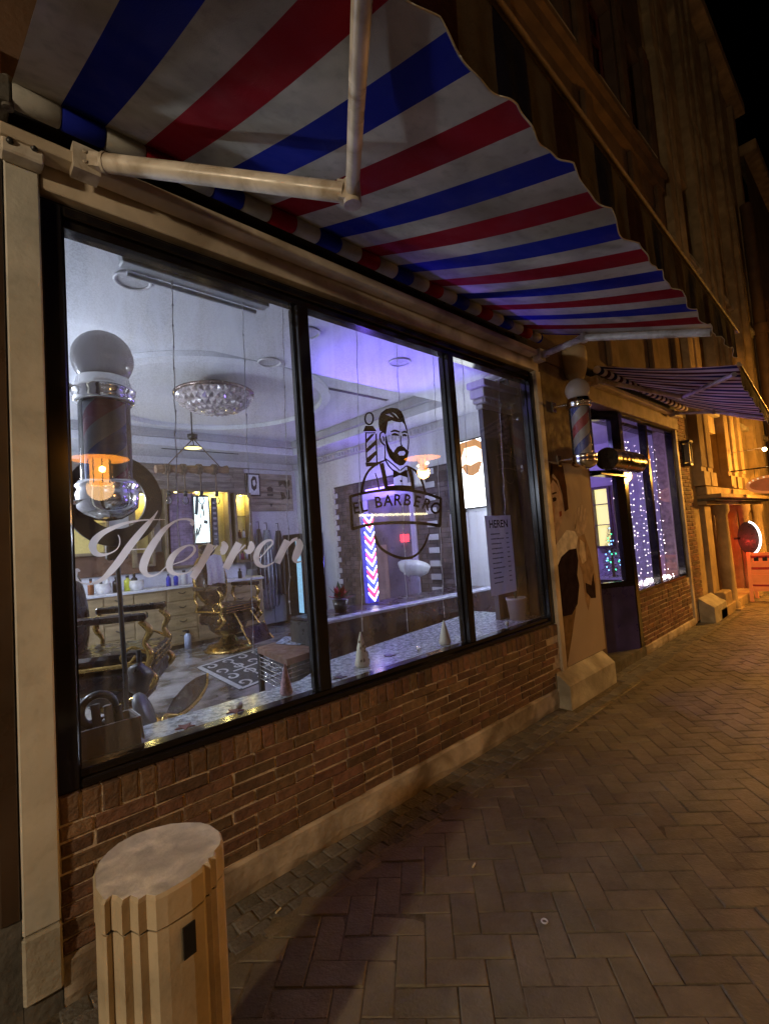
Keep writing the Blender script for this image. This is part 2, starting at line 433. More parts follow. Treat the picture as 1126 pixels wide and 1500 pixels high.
for x, y, r in rest:
    me = random.choice(pavers); M = Matrix.Translation((x, y, -.05 + random.uniform(-.002, .002))) @ Matrix.Rotation(th + r, 4, 'Z') @ Matrix.Rotation(random.uniform(-.012, .012), 4, 'X')
    mb.add([M @ v.co for v in me.vertices], [tuple(p.vertices) for p in me.polygons])
mb.build('far_paving_bricks', PAVER_S, pave, kind='stuff')
# gutter of small cobbles along the wall
gt = MB(); gt.box(-3, 30, -.298, .02, -.03, -.004); gut = struct(gt, 'gutter', SAND, origin=(0, 0, 0))
cobs = [brick_mesh('cobble', .089, .084, .06, .0025, .006, COBBLE) for _ in range(8)]
nc = 0; mb = MB()
for row in range(3):
    x = .32 + row * .03
    while x < 9:
        wd = random.uniform(.9, 1.15)
        y = -.055 - row * .085 + random.uniform(-.006, .006)
        if nc < 290 and x < 8.2:
            if not (x > 3.76 and x < 4.75 and y > -.16):
                part_at('cobble', random.choice(cobs), gut, (x, y, -.059 + random.uniform(-.002, .002)), (random.uniform(-.04, .04), random.uniform(-.04, .04), random.uniform(-.04, .04))); nc += 1
        x += .091
    # one course ends at the pavement
ed = MB()
x = .3
while x < 9:
    ed.cbox(x, x + .2, -.298, -.236, -.05, random.uniform(-.003, .001), .005); x += .206
ed.build('edging_bricks', PAVER_S, gut, kind='stuff')

# ------------------------------------------------------------------ low brick wall under the window
def brick_wall(x0, x1, z0, ztop, label, individual=True, y=0.0, soldier=True):
    t = thing('brick_wall', label, 'wall', (x0, y, 0))
    mo = MB(); mo.box(x0, x1, y - .002, y + .10, z0, ztop - .006); mo.build('mortar', MORTAR, t)
    pl = MB()
    n = 24
    # plinth with an uneven broken foot
    vs = []
    for i in range(n + 1):
        xx = x0 + (x1 - x0) * i / n; d = random.uniform(-.005, .005)
        for yy, zz in ((y - .008 + d * .3, z0 + .004), (y - .022 + d, z0 - .008), (y - .024 + d, .03 + random.uniform(-.01, .02)), (y - .012 + d, -.01)):
            vs.append((xx, yy, zz))
    pl.add(vs, [(i * 4 + k, (i + 1) * 4 + k, (i + 1) * 4 + k + 1, i * 4 + k + 1) for i in range(n) for k in range(3)], 0, False)
    pl.box(x0, x1, y + .001, y + .1, -.02, z0 - .004)
    pl.add([(x0, y - .008, z0 + .004), (x1, y - .008, z0 + .004), (x1, y + .02, z0 + .004), (x0, y + .02, z0 + .004)], [(0, 1, 2, 3)])
    pl.build('plinth', PLINTH, t)
    H = .0535; top = ztop - .10 if soldier else ztop
    ms = [brick_mesh('brick', .2, .046, .06, .0028, .005, BRICK) for _ in range(8)]
    hs = [brick_mesh('brick', .1, .046, .06, .0028, .005, BRICK) for _ in range(5)]
    so = [brick_mesh('brick', .093, .056, .060, .0025, .004, BRICK) for _ in range(6)]
    far = MB()
    def put(me, x, z, rot, dy=0.0):
        loc = (x, y + .052 - dy, z)
        if individual: part_at('brick', me, t, loc, rot)
        else:
            M = Matrix.Translation(loc) @ Matrix.Rotation(rot[0], 4, 'X') @ Matrix.Rotation(rot[2] if False else 0, 4, 'Z')
            if rot[1]: M = M @ Matrix.Rotation(rot[1], 4, 'Z') if False else Matrix.Translation(loc) @ Matrix.Rotation(rot[1], 4, 'Y') @ Matrix.Rotation(rot[0], 4, 'X')
            far.add([M @ v.co for v in me.vertices], [tuple(p.vertices) for p in me.polygons])
    z = top - H / 2; row = 0
    while z > z0 + .01:
        x = x0 + .004 - (.11 if row % 2 else 0)
        while x < x1:
            use_h = random.random() < .12
            L = .1 if use_h else .2
            xa, xb = x, x + L
            if xa < x0: xa = x0 + .003; use_h = True; xb = xa + .1
            if xb > x1: break
            put(random.choice(hs if use_h else ms), (xa + xb) / 2, z + random.uniform(-.0015, .0015), (PI / 2 + random.uniform(-.012, .012), random.uniform(-.006, .006), 0), random.uniform(-.002, .004))
            x = xb + .011
        z -= H; row += 1
    if soldier:
        x = x0 + .035
        while x < x1 - .02:
            M = (PI / 2, random.uniform(-.02, .02) + PI / 2, 0)
            put(random.choice(so), x, ztop - .049 + random.uniform(-.003, .003), M, .001 + random.uniform(-.002, .003)); x += .0655
    if far.v: far.build('bricks', BRICK_S, t, kind='stuff')
    return t
brick_wall(.295, 3.90, .15, .682, 'low brown brick wall with upright top course beneath the big barber shop window')

# ------------------------------------------------------------------ shop building
shop = thing('shop_building', 'barber shop building with cream pilaster, black framed windows and dark upper floors', 'building', (2, 0, 0))
mb = MB()
n = 40
mb.box(.186, .293, -.03, .3, .29, 3.02, b=.006); mb.build('pilaster', PLASTER, shop)
mb = MB(); mb.box(.184, .294, -.04, .3, .075, .288, b=.008); mb.build('base_block', STONE, shop)
mb = MB(); mb.box(.186, .293, -.02, .3, -.02, .073); mb.build('footing', STONE_D, shop)
mb = MB(); mb.box(.297, 3.97, -.02, .14, 2.925, 3.035, b=.004)
mb.build('lintel_beam', CREAM, shop)
for xx in (.9, 1.25, 1.62, 2.05, 2.6, 3.2):
    s = MB(); s.lathe([(.0, -.004), (.006, -.004), (.008, 0)], n=8); M = Matrix.Rotation(PI / 2, 4, 'X')
    s.v = [tuple(M @ Vector(p) + Vector((xx, -.0215, 2.985))) for p in s.v]; s.build('rusty_screw', mat('rust', (.08, .035, .02), .8), shop)
mb = MB(); mb.box(3.903, 3.985, -.025, .14, .02, 2.923, b=.006); mb.build('window_trim', CREAM, shop)
# interior brick joint behind the beam for rain stains
# window: frame bars and panes
win = MB(); win.box(.297, 3.90, .03, .12, 2.905, 2.922); win = win.build('display_window', FRAME, shop, label='wide three-pane display window with black frame')
bars = [(.297, .368, .684, 2.903), (1.435, 1.507, .748, 2.822), (2.705, 2.772, .748, 2.822), (3.83, 3.90, .684, 2.903)]
for x0, x1, z0, z1 in bars:
    b = MB(); b.box(x0, x1, .004, .10, z0, z1, b=.006); b.build('frame_bar', FRAME, win)
b = MB(); b.box(.370, 3.828, .004, .10, .684, .716, b=.006); b.box(.370, 3.828, .024, .10, .7165, .746, b=.004); b.build('frame_bar', FRAME, win)
b = MB(); b.box(.370, 3.828, .004, .10, 2.862, 2.903, b=.006); b.box(.370, 3.828, .024, .10, 2.825, 2.8615, b=.004); b.build('frame_bar', FRAME, win)
for x0, x1 in ((.368, 1.435), (1.507, 2.705), (2.772, 3.83)):
    b = MB(); b.box(x0 + .001, x1 - .001, .058, .0581, .747, 2.824)
    b2 = MB(); b2.add([(x0 + .001, .058, .747), (x1 - .001, .058, .747), (x1 - .001, .058, 2.824), (x0 + .001, .058, 2.824)], [(0, 1, 2, 3)]); b2.build('glass_pane', GLASS, win)
    for xa in (x0 + .004, x1 - .012):
        s = MB(); s.box(xa, xa + .008, .045, .056, .749, 2.822); s.build('glazing_bead', FRAME, win)
# pier right of the window
mb = MB(); mb.box(3.987, 4.84, -.012, .3, .02, 3.25); mb.build('pier', mat('pier_render', (.10, .055, .035), .8, .2, 5, .4, 40), shop)
mb = MB()
mb.add([(3.80, -.125, -.02), (4.72, -.125, -.02), (4.72, -.125, .19), (3.80, -.125, .19), (3.80, -.014, .285), (4.72, -.014, .285), (4.72, -.014, -.02), (3.80, -.014, -.02)],
       [(0, 1, 2, 3), (3, 2, 5, 4), (1, 6, 5, 2), (0, 3, 4, 7), (4, 5, 6, 7)]); mb.build('pier_base_block', STONE, shop)
# console at the top of the pier
mb = MB(); mb.lathe([(0, -.17), (.07, -.16), (.12, -.1), (.15, 0), (.155, .1), (.145, .16), (0, .165)], (4.56, -.09, 3.08), 20, sx=.9, sy=.75)
mb.build('console', mat('console_stone', (.36, .28, .19), .7, .15, 5, .3, 30), shop)
# door recess with slanted door
A = Vector((5.735, .02, 0)); B = Vector((4.86, .50, 0)); dn = (A - B).normalized(); nn = Vector((-dn.y, dn.x, 0))
def slant(a, b, z0, z1, y0, y1):
    L = (A - B).length; p = B + dn * (a * L); q = B + dn * (b * L)
    return [(p + nn * y0, q + nn * y0, z0, z1, y0, y1)]
def sbox(a, b, z0, z1, t0=-.03, t1=.03, mi=0, mb=None):
    L = (A - B).length; p = B + dn * (a * L); q = B + dn * (b * L)
    vs = [v + nn * t + Vector((0, 0, z)) for v in (p, q) for t in (t0, t1) for z in (z0, z1)]
    mb.add(vs, [(0, 1, 3, 2), (4, 6, 7, 5), (0, 4, 5, 1), (2, 3, 7, 6), (0, 2, 6, 4), (1, 5, 7, 3)], mi)
mb = MB(); sbox(0, 1, .10, .80, mb=mb); door = mb.build('door', BLUEP, shop, label='shop door with deep blue lower panel')
for z0, z1 in ((.802, .86), (2.06, 2.12), (2.70, 2.80)):
    mb = MB(); sbox(0, .998, z0, z1, -.035, .035, mb=mb); mb.build('door_rail', FRAME, door)
for a, b in ((0, .05), (.90, .998)):
    mb = MB(); sbox(a, b, .862, 2.698, -.034, .034, mb=mb); mb.build('door_stile', FRAME, door)
for z0, z1 in ((.862, 2.058), (2.122, 2.698)):
    L = (A - B).length; p = B + dn * .05 * L; q = B + dn * .9 * L
    mb = MB(); mb.add([p + Vector((0, 0, z0)), q + Vector((0, 0, z0)), q + Vector((0, 0, z1)), p + Vector((0, 0, z1))], [(0, 1, 2, 3)]); mb.build('glass_pane', GLASS2, door)
mb = MB(); mb.box(4.842, 5.84, -.02, .5, -.02, .10); mb.build('door_step', STONE_D, shop)
mb = MB(); mb.box(5.742, 5.845, -.01, .10, .10, 2.80, b=.006); mb.build('corner_post', FRAME, shop)
mb = MB(); mb.box(3.987, 7.95, .31, .45, 2.82, 3.2); mb.build('door_soffit', BLACK, shop)
mb = MB(); mb.box(4.842, 7.93, -.03, .12, 2.805, 2.98, b=.006); mb.build('fascia', mat('fascia_paint', (.22, .15, .13), .6), shop)
# second window
w2 = MB(); w2.box(5.847, 7.78, .01, .10, .685, .72, b=.005); w2 = w2.build('display_window', FRAME, shop, label='two-pane display window full of tiny lights')
for a in [(6.66, 6.73, .722, 2.748), (7.71, 7.78, .722, 2.748), (5.847, 7.78, 2.75, 2.802)]:
    b = MB(); b.box(a[0], a[1], .01, .10, a[2], a[3], b=.005); b.build('frame_bar', FRAME, w2)
for a, b_ in ((5.847, 6.66), (6.73, 7.71)):
    b = MB(); b.add([(a, .058, .722), (b_, .058, .722), (b_, .058, 2.75), (a, .058, 2.75)], [(0, 1, 2, 3)]); b.build('glass_pane', GLASS2, w2)
mb = MB(); mb.box(7.783, 7.86, -.025, .14, .02, 2.80, b=.005); mb.build('window_trim', CREAM, shop)
brick_wall(5.845, 7.78, .10, .684, 'dark low brick wall under the second window full of fairy lights', individual=False, soldier=False)
pier = thing('brick_pier', 'narrow brown brick pier carrying a black wall lantern past the second window', 'pier', (8.1, 0, 0))
mb = MB(); mb.box(7.862, 8.36, .008, .3, .02, 3.2); mb.build('mortar', MORTAR, pier)
mb = MB(); z = .3; r = 0
while z < 3.15:
    x = 7.87
    L0 = .1 if r % 2 else .2
    while x < 8.34:
        L0_ = min(L0, 8.355 - x); mb.cbox(x, x + L0_, -.008 + random.uniform(-.003, .003), .05, z, z + .046, .003); x += L0_ + .012; L0 = .2
    z += .058; r += 1
mb.build('bricks', BRICK_S, pier, kind='stuff')
mb = MB()
mb.add([(8.05, -.20, -.02), (8.75, -.20, -.02), (8.75, -.20, .22), (8.05, -.20, .22), (8.05, -.01, .34), (8.75, -.01, .34), (8.75, -.01, -.02), (8.05, -.01, -.02)],
       [(0, 1, 2, 3), (3, 2, 5, 4), (1, 6, 5, 2), (0, 3, 4, 7), (4, 5, 6, 7)]); mb.build('base_block', STONE, pier)
# upper wall of the shop building with recessed windows
def upper_wall(x0, x1, z0, z1, y, holes, mat_, parent, name='upper_wall'):
    xs = sorted({x0, x1, *[h[0] for h in holes], *[h[1] for h in holes]}); zs = sorted({z0, z1, *[h[2] for h in holes], *[h[3] for h in holes]})
    mb = MB()
    for i in range(len(xs) - 1):
        for k in range(len(zs) - 1):
            cx, cz = (xs[i] + xs[i + 1]) / 2, (zs[k] + zs[k + 1]) / 2
            if any(h[0] < cx < h[1] and h[2] < cz < h[3] for h in holes): continue
            mb.add([(xs[i], y, zs[k]), (xs[i + 1], y, zs[k]), (xs[i + 1], y, zs[k + 1]), (xs[i], y, zs[k + 1])], [(0, 1, 2, 3)])
    for a, b, c, d in holes:
        q = y + .22
        mb.add([(a, y, c), (b, y, c), (b, y, d), (a, y, d), (a, q, c), (b, q, c), (b, q, d), (a, q, d)], [(0, 1, 5, 4), (1, 2, 6, 5), (2, 3, 7, 6), (3, 0, 4, 7)])
    return mb.build(name, mat_, parent)
def up_window(a, b, c, d, y, parent):
    mb = MB(); q = y + .14
    mb.box(a, a + .07, q, q + .06, c, d); mb.box(b - .07, b, q, q + .06, c, d); mb.box(a + .07, b - .07, q, q + .06, c, c + .07); mb.box(a + .07, b - .07, q, q + .06, d - .07, d)
    m_ = (a + b) / 2; mb.box(m_ - .03, m_ + .03, q, q + .05, c + .07, d - .07)
    zt = c + (d - c) * .68; mb.box(a + .07, m_ - .03, q, q + .05, zt, zt + .05); mb.box(m_ + .03, b - .07, q, q + .05, zt, zt + .05)
    wn = mb.build('window', DKWOOD, parent)
    p = MB(); p.add([(a, q + .04, c), (b, q + .04, c), (b, q + .04, d), (a, q + .04, d)], [(0, 1, 2, 3)]); p.build('pane', DARKGL, wn)
    s = MB(); s.box(a - .08, b + .08, y - .09, y + .13, c - .10, c - .001, b=.01); s.build('sill', STONE, wn)
holes = []
for a, b in ((.7, 1.8), (2.6, 3.6), (4.3, 5.35), (6.15, 6.95), (7.45, 8.1)):
    holes.append((a, b, 4.5, 6.3)); holes.append((a, b, 7.1, 8.7))
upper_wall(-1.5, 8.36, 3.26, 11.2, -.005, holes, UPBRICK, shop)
for h in holes: up_window(*h, -.005, shop)
for xx in (-.2, 2.1, 3.9, 5.7, 7.15, 8.2):
    mb = MB(); mb.box(xx - .12, xx + .12, -.07, -.006, 3.3, 8.9, b=.015); mb.build('wall_pilaster', mat('upper_stone', (.095, .052, .024), .9, .3, 3, .4, 30), shop)
mb = MB(); mb.box(-1.5, 8.36, -.10, -.006, 6.62, 6.80); mb.box(-1.5, 8.36, -.16, -.006, 6.801, 6.88); mb.build('string_course', mat('upper_stone', (.095, .052, .024)), shop)
mb = MB(); mb.box(-1.5, 8.36, -.35, .3, 11.2, 11.5); mb.build('cornice', mat('upper_stone', (.095, .052, .024)), shop)
mb = MB(); mb.box(-1.5, 8.36, -.03, .30, 3.04, 3.258); mb.build('wall_band', UPBRICK, shop)
mb = MB(); mb.box(-1.5, 8.36, .32, .5, 3.26, 11.3); mb.build('backing_wall', BLACK, shop)
# neighbour on the left
nb = thing('neighbour_shopfront', 'dark brown shopfront edge at the far left of the cream pilaster', 'shopfront', (-.5, 0, 0))
mb = MB(); mb.box(-3, .184, .02, .12, .35, 3.25); mb.build('glass_front', mat('dark_glass_front', (.015, .012, .010), .1, .2, 3, spec=.8), nb)
mb = MB(); mb.box(-3, .184, -.02, .15, -.02, .35); mb.build('plinth', STONE_D, nb)
mb = MB(); mb.box(.13, .182, -.03, .019, .351, 3.25, b=.004); mb.build('jamb', mat('brown_jamb', (.05, .03, .018), .4, .2, 4), nb)
mb = MB(); mb.box(-3, .184, -.05, .12, 3.251, 3.4); mb.build('fascia', DKWOOD, nb)

# ------------------------------------------------------------------ striped awnings
def awning(name, label, x0, x1, yr, zr, rr, front, pitch, first, colors, arms, val_h, seed, cm=None):
    """front = ((x0,y,z),(x1,y,z)) ends of the front bar; fabric runs from the roller to it"""
    random.seed(seed); cm = cm or CL_MATS
    t = thing(name, label, 'awning', ((x0 + x1) / 2, yr, zr))
    F0, F1 = Vector(front[0]), Vector(front[1])
    def fp(x):
        k = (x - F0.x) / (F1.x - F0.x); return F0 + (F1 - F0) * k
    edges = [x0]; e = first
    while e < x1 - .01:
        if e > x0 + .01: edges.append(e)
        e += pitch
    edges.append(x1)
    # fabric
    mb = MB(); NV = 10
    r_ang = math.radians(20)
    top = lambda x: Vector((x, yr - rr * .15, zr + rr))
    for i in range(len(edges) - 1):
        c = colors[(i) % len(colors)]
        a, b = edges[i], edges[i + 1]; sub = 2
        for s in range(sub):
            xa, xb = a + (b - a) * s / sub, a + (b - a) * (s + 1) / sub
            vs = []
            for x in (xa, xb):
                p, q = top(x), fp(x)
                for k in range(NV + 1):
                    u = k / NV; sag = -.025 * math.sin(PI * u) * (1 + .25 * math.sin(x * 3.1))
                    vs.append(p + (q - p) * u + Vector((0, 0, sag + .003 * math.sin(x * 21 + u * 5))))
            mb.add(vs, [(k, k + 1, NV + 2 + k, NV + 1 + k) for k in range(NV)], c, True)
    cl = mb.build('fabric', cm, t)
    # rolled cloth
    mb = MB()
    for i in range(len(edges) - 1):
        a, b = edges[i] + .001, edges[i + 1] - .001
        wv = .002 * random.random()
        mb.tube([(a, yr, zr), (a + .006, yr, zr), (b - .006, yr, zr), (b, yr, zr)], [rr - .004, rr + wv, rr + wv, rr - .004], 20, colors[i % len(colors)])
    mb.build('rolled_cloth', cm, t)
    # valance with scallops
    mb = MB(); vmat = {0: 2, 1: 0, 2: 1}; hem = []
    for i in range(len(edges) - 1):
        a, b = edges[i], edges[i + 1]; N = 12
        vs = []
        for s in range(N + 1):
            x = a + (b - a) * s / N; p = fp(x)
            ph = (x - x0) / (pitch * 2.0) + .25
            low = val_h * (1 - .11 * (1 - abs(math.sin(PI * ph)) ** .8)) * (1 - .16 * (x - x0) / (x1 - x0)); 
            for k in range(5):
                u = k / 4
                wob = (.005 * math.sin(x * 22.4 + .8 + u * .9) + .006 * math.sin(x * 9.3 + 2.1 * math.sin(x * 3.1)) + .003 * math.sin(x * 47 + 3 * math.sin(x * 6))) * u ** .7
                vs.append((x, p.y - .004 + wob, p.z - .008 - low * u))
                if k == 4: hem.append(vs[-1])
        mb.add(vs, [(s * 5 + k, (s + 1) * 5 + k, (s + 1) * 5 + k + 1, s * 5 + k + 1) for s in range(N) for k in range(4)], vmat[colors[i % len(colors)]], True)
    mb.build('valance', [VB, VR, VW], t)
    mb = MB(); mb.tube(hem, .0022, 5); mb.build('hem', CL_W, t)
    mb = MB(); d = (F1 - F0).normalized() * .02
    mb.bar(F0 - d, F1 + d, .026, .034); mb.tube([F0 - d + Vector((0, -.016, -.012)), F1 + d + Vector((0, -.016, -.012))], .008, 8)
    mb.build('front_bar', mat('ochre_bar', (.15, .095, .045), .5, .25, 8, .1, 40), t)
    # back profile
    mb = MB(); mb.box(x0 - .03, x1 + .06, yr + .06, -.034, zr - .105, zr - .06, b=.004); mb.box(x0 - .03, x1 + .06, yr + .10, -.036, zr - .0595, zr - .03); mb.build('square_tube', CREAM, t)
    mb = MB(); mb.box(x0 - .03, x1 + .05, -.034, -.010, zr - .029, zr + rr + .05); mb.build('back_plate', BLACK, t)
    for sh, el, fr, r1, r2 in arms:
        sh, el, fr = Vector(sh), Vector(el), Vector(fr)
        d = (el - sh).normalized(); u = Vector((0, 0, 1)); s = d.cross(u).normalized()
        mb = MB(); mb.obox(sh + Vector((-.01, .03, 0)), (.045, 0, 0), (0, .035, 0), (0, 0, .05)); mb.obox(sh + d * .03, d * .03, s * .018, u * .028)
        for zz in (.02, -.02): mb.tube([sh + Vector((-.02, -.012, zz)), sh + Vector((-.02, -.02, zz))], .007, 8)
        mb.build('shoulder_bracket', WHITE_M, t)
        mb = MB(); p0 = sh + d * .06; p1 = el - d * .03
        mb.tube([p0, p1], r1, 12); mb.tube([p0, p0 + d * .012], r1 * 1.12, 12); ua = mb.build('upper_arm', WHITE_M, t)
        mb = MB(); mb.tube([el + Vector((0, 0, r1 * 1.3)), el - Vector((0, 0, r1 * 1.3))], r1 * .95, 14); mb.obox(el - d * .025, d * .025, s * r1 * .7, u * r1 * 1.0); mb.build('elbow', WHITE_M, t)
        d2 = (fr - el).normalized()
        mb = MB(); mb.tube([el + d2 * .02, fr], r2, 10); mb.build('forearm', WHITE_M, t)
    return t
aw_pitch = .1405
awning('striped_awning', 'wide red, white and blue striped awning over the big window, seen from below', .20, 3.74, -.175, 3.115, .038,
       ((.18, -1.62, 2.672), (3.80, -1.49, 2.70)), aw_pitch, .341, [0, 1, 0, 2],
       [((.44, -.13, 3.03), (1.11, -.865, 2.765), (.62, -1.50, 2.67), .034, .024), ((3.86, -.13, 3.015), (3.66, -.58, 2.955), (3.62, -1.40, 2.68), .026, .028)], .232, 3)
awning('striped_awning', 'smaller striped awning over the second window and door', 4.86, 7.84, -.17, 3.07, .034,
       ((4.86, -1.32, 2.745), (7.84, -1.12, 2.665)), .082, 4.90, [0, 1, 0, 2],
       [((5.0, -.13, 2.99), (5.95, -.62, 2.83), (5.05, -1.25, 2.72), .026, .022), ((7.5, -.13, 2.98), (7.35, -.6, 2.86), (7.4, -1.08, 2.68), .022, .020)], .17, 5, cm=[mat('plum_white', (.66, .60, .64), .85, .1, 4, .3, 200, spec=.1), mat('plum_navy', (.02, .02, .12), .85, .1, 4, spec=.1), mat('plum_red', (.06, .008, .02), .85, .1, 4, spec=.1)])
# left end plate and motor of the first awning
eb = thing('awning_bracket', 'cream metal end bracket with bolts atop the left pilaster', 'bracket', (.22, -.06, 3.0))
mb = MB(); mb.box(.175, .30, -.10, -.032, 2.965, 3.06, b=.006); mb.build('plate', WHITE_M, eb)
mb = MB(); mb.tube([(.19, -.175, 3.06), (.19, -.175, 3.17)], .018, 10); mb.box(.16, .196, -.20, -.035, 3.07, 3.16, b=.005); mb.build('roller_bearing', STONE_D, eb)
for x, z in ((.20, 3.0), (.27, 3.01)):
    mb = MB(); mb.sphere((x, -.103, z), .012, seg=8); mb.build('bolt', BLACK, eb)

# ------------------------------------------------------------------ concrete bollard bin
rim = [(137, 1302), (148, 1319), (153, 1320), (161, 1313), (170, 1314), (178, 1321), (190, 1313), (200, 1317), (202, 1320), (214, 1312), (228, 1314),
       (245, 1306), (262, 1296), (280, 1285), (297, 1272), (300, 1266), (308, 1263), (308, 1257), (316, 1253), (317, 1246), (325, 1236), (327, 1228),
       (323, 1216), (310, 1207), (296, 1203), (272, 1203), (250, 1205), (222, 1212), (198, 1220), (172, 1234), (155, 1248), (143, 1262), (136, 1280)]
rimw = [at(x, y, Z=.75) for x, y in rim]
cxy = sum((Vector((p.x, p.y, 0)) for p in rimw), Vector()) / len(rimw)
sc = lambda k: [(cxy.x + (p.x - cxy.x) * k, cxy.y + (p.y - cxy.y) * k) for p in rimw]
bol = thing('concrete_bollard', 'short fluted oval concrete bollard with pale marbled top in front of the wall', 'bollard', (cxy.x, cxy.y, 0))
mb = MB(); mb.prism(sc(.985), -.02, .672); mb.build('body', CONC, bol)
mb = MB(); mb.prism(sc(.95), .6725, .677); mb.build('joint', BLACK, bol)
mb = MB(); mb.prism(sc(1.0), .6775, .742)
p0, p1 = sc(1.0), sc(.965); n = len(p0)
mb.add([(x, y, .742) for x, y in p0] + [(x, y, .75) for x, y in p1], [(i, (i + 1) % n, n + (i + 1) % n, n + i) for i in range(n)]); mb.build('rim', CONC, bol)
mb = MB(); mb.prism(sc(.962), .744, .7505); mb.build('top', CONCTOP, bol)
a, b = rimw[11], rimw[12]; q0 = a + (rimw[14] - a) * .32; q1 = a + (rimw[14] - a) * .66
fd = (rimw[14] - a); fn = Vector((fd.y, -fd.x, 0)).normalized()
mb = MB(); mb.extr([Vector((q0.x, q0.y, .585)), Vector((q1.x, q1.y, .585)), Vector((q1.x, q1.y, .655)), Vector((q0.x, q0.y, .655))], fn * .004); mb.v = [tuple(Vector(v) + fn * .006) for v in mb.v]
mb.build('plate', BLACK, bol)
# litter on the pavement
for (px, py), nm, lb in (((797, 1350), 'ring_pull', 'tiny pale ring lying on the herringbone paving'),):
    p = at(px, py, Z=.004); mb = MB(); mb.torus((p.x, p.y, .006), .011, .003, n=16, k=6); tag(mb.build(nm, WIRE), lb, 'litter')
for (px, py), lb in (((692, 1271), 'small white cigarette stub on the middle of the paving'), ((404, 1338), 'small white cigarette stub on the gutter cobbles')):
    p = at(px, py, Z=.006); mb = MB(); mb.tube([(p.x, p.y, .008), (p.x + .028, p.y + .008, .008)], .004, 8); tag(mb.build('cigarette_stub', IVORY), lb, 'litter')

# ------------------------------------------------------------------ poster on the pier
PQ = lambda u, v: at(790 + u / 3.85, 660 + v / 3.85, Y=-.0165)
po = thing('advertising_poster', 'tall sepia poster of a woman with a raised hand on the pier', 'poster', (4.4, -.014, .3))
mb = MB(); mb.box(4.01, 4.80, -.0155, -.0125, .29, 2.11); mb.build('sheet', mat('poster_paper', (.36, .28, .215), .85, .04, 3, spec=.15), po)
def pprint(nm, poly, col, lay):
    m_ = mat('poster_' + nm + str(len(MATS)), col, .9, .22, 14, spec=.0)
    poly2 = stroke = poly
    flat_print(nm, [poly], PQ, m_, po, off=(0, -.0006 * lay, 0))
pprint('hair', [(45, 68), (130, 85), (150, 200), (162, 330), (140, 345), (128, 250), (105, 170), (75, 130), (52, 150)], (.08, .04, .02), 1)
pprint('hair', [(48, 75), (70, 70), (70, 480), (62, 470), (50, 300)], (.09, .045, .02), 1)
pprint('face', [(56, 160), (85, 150), (108, 190), (122, 260), (135, 330), (125, 400), (95, 470), (76, 530), (64, 430)], (.42, .30, .215), 2)
pprint('hair', [(40, 66), (60, 66), (58, 160), (70, 150), (95, 170), (112, 230), (96, 190), (72, 165), (56, 200)], (.11, .06, .03), 3)
pprint('eye', [(70, 268), (84, 262), (94, 270), (90, 284), (74, 290)], (.05, .03, .02), 4)
pprint('eyebrow', [(68, 240), (90, 232), (96, 240), (70, 250)], (.07, .04, .02), 4)
pprint('lips', [(108, 345), (122, 340), (124, 365), (112, 375)], (.25, .07, .04), 4)
pprint('cheek', [(72, 300), (82, 310), (84, 400), (74, 420)], (.42, .25, .15), 3)
for k, (a, b, c, d) in enumerate([(200, 450, 220, 320), (214, 465, 238, 305), (228, 470, 256, 325), (240, 470, 268, 350), (194, 440, 200, 350)]):
    L, R, _ = stroke_poly([(a, b), ((a + c) / 2 + 4, (b + d) / 2), (c, d)], [15, 13, 8]); pprint('finger', L + R[::-1], (.46, .36, .265), 3)
pprint('glove', [(84, 600), (80, 548), (120, 490), (150, 448), (195, 455), (215, 490), (203, 552), (165, 556), (120, 600), (95, 662)], (.62, .56, .47), 3)
pprint('fringe', [(214, 490), (250, 470), (275, 540), (300, 640), (316, 720), (318, 830), (285, 832), (275, 905), (258, 850), (240, 700), (222, 640)], (.30, .20, .12), 1)
pprint('fringe', [(225, 500), (250, 520), (262, 620), (240, 640), (222, 580)], (.52, .42, .30), 2)
pprint('fringe_tip', [(256, 745), (290, 760), (300, 690), (312, 770), (316, 830), (290, 832), (262, 800)], (.04, .025, .02), 2)
pprint('garment', [(95, 662), (120, 600), (165, 560), (205, 552), (216, 620), (210, 700), (222, 760), (212, 865), (180, 925), (118, 938), (100, 800)], (.025, .016, .018), 4)
pprint('brown_leg', [(118, 940), (205, 885), (180, 1060), (146, 1270), (128, 1275)], (.16, .10, .05), 2)  # brown leg in the print

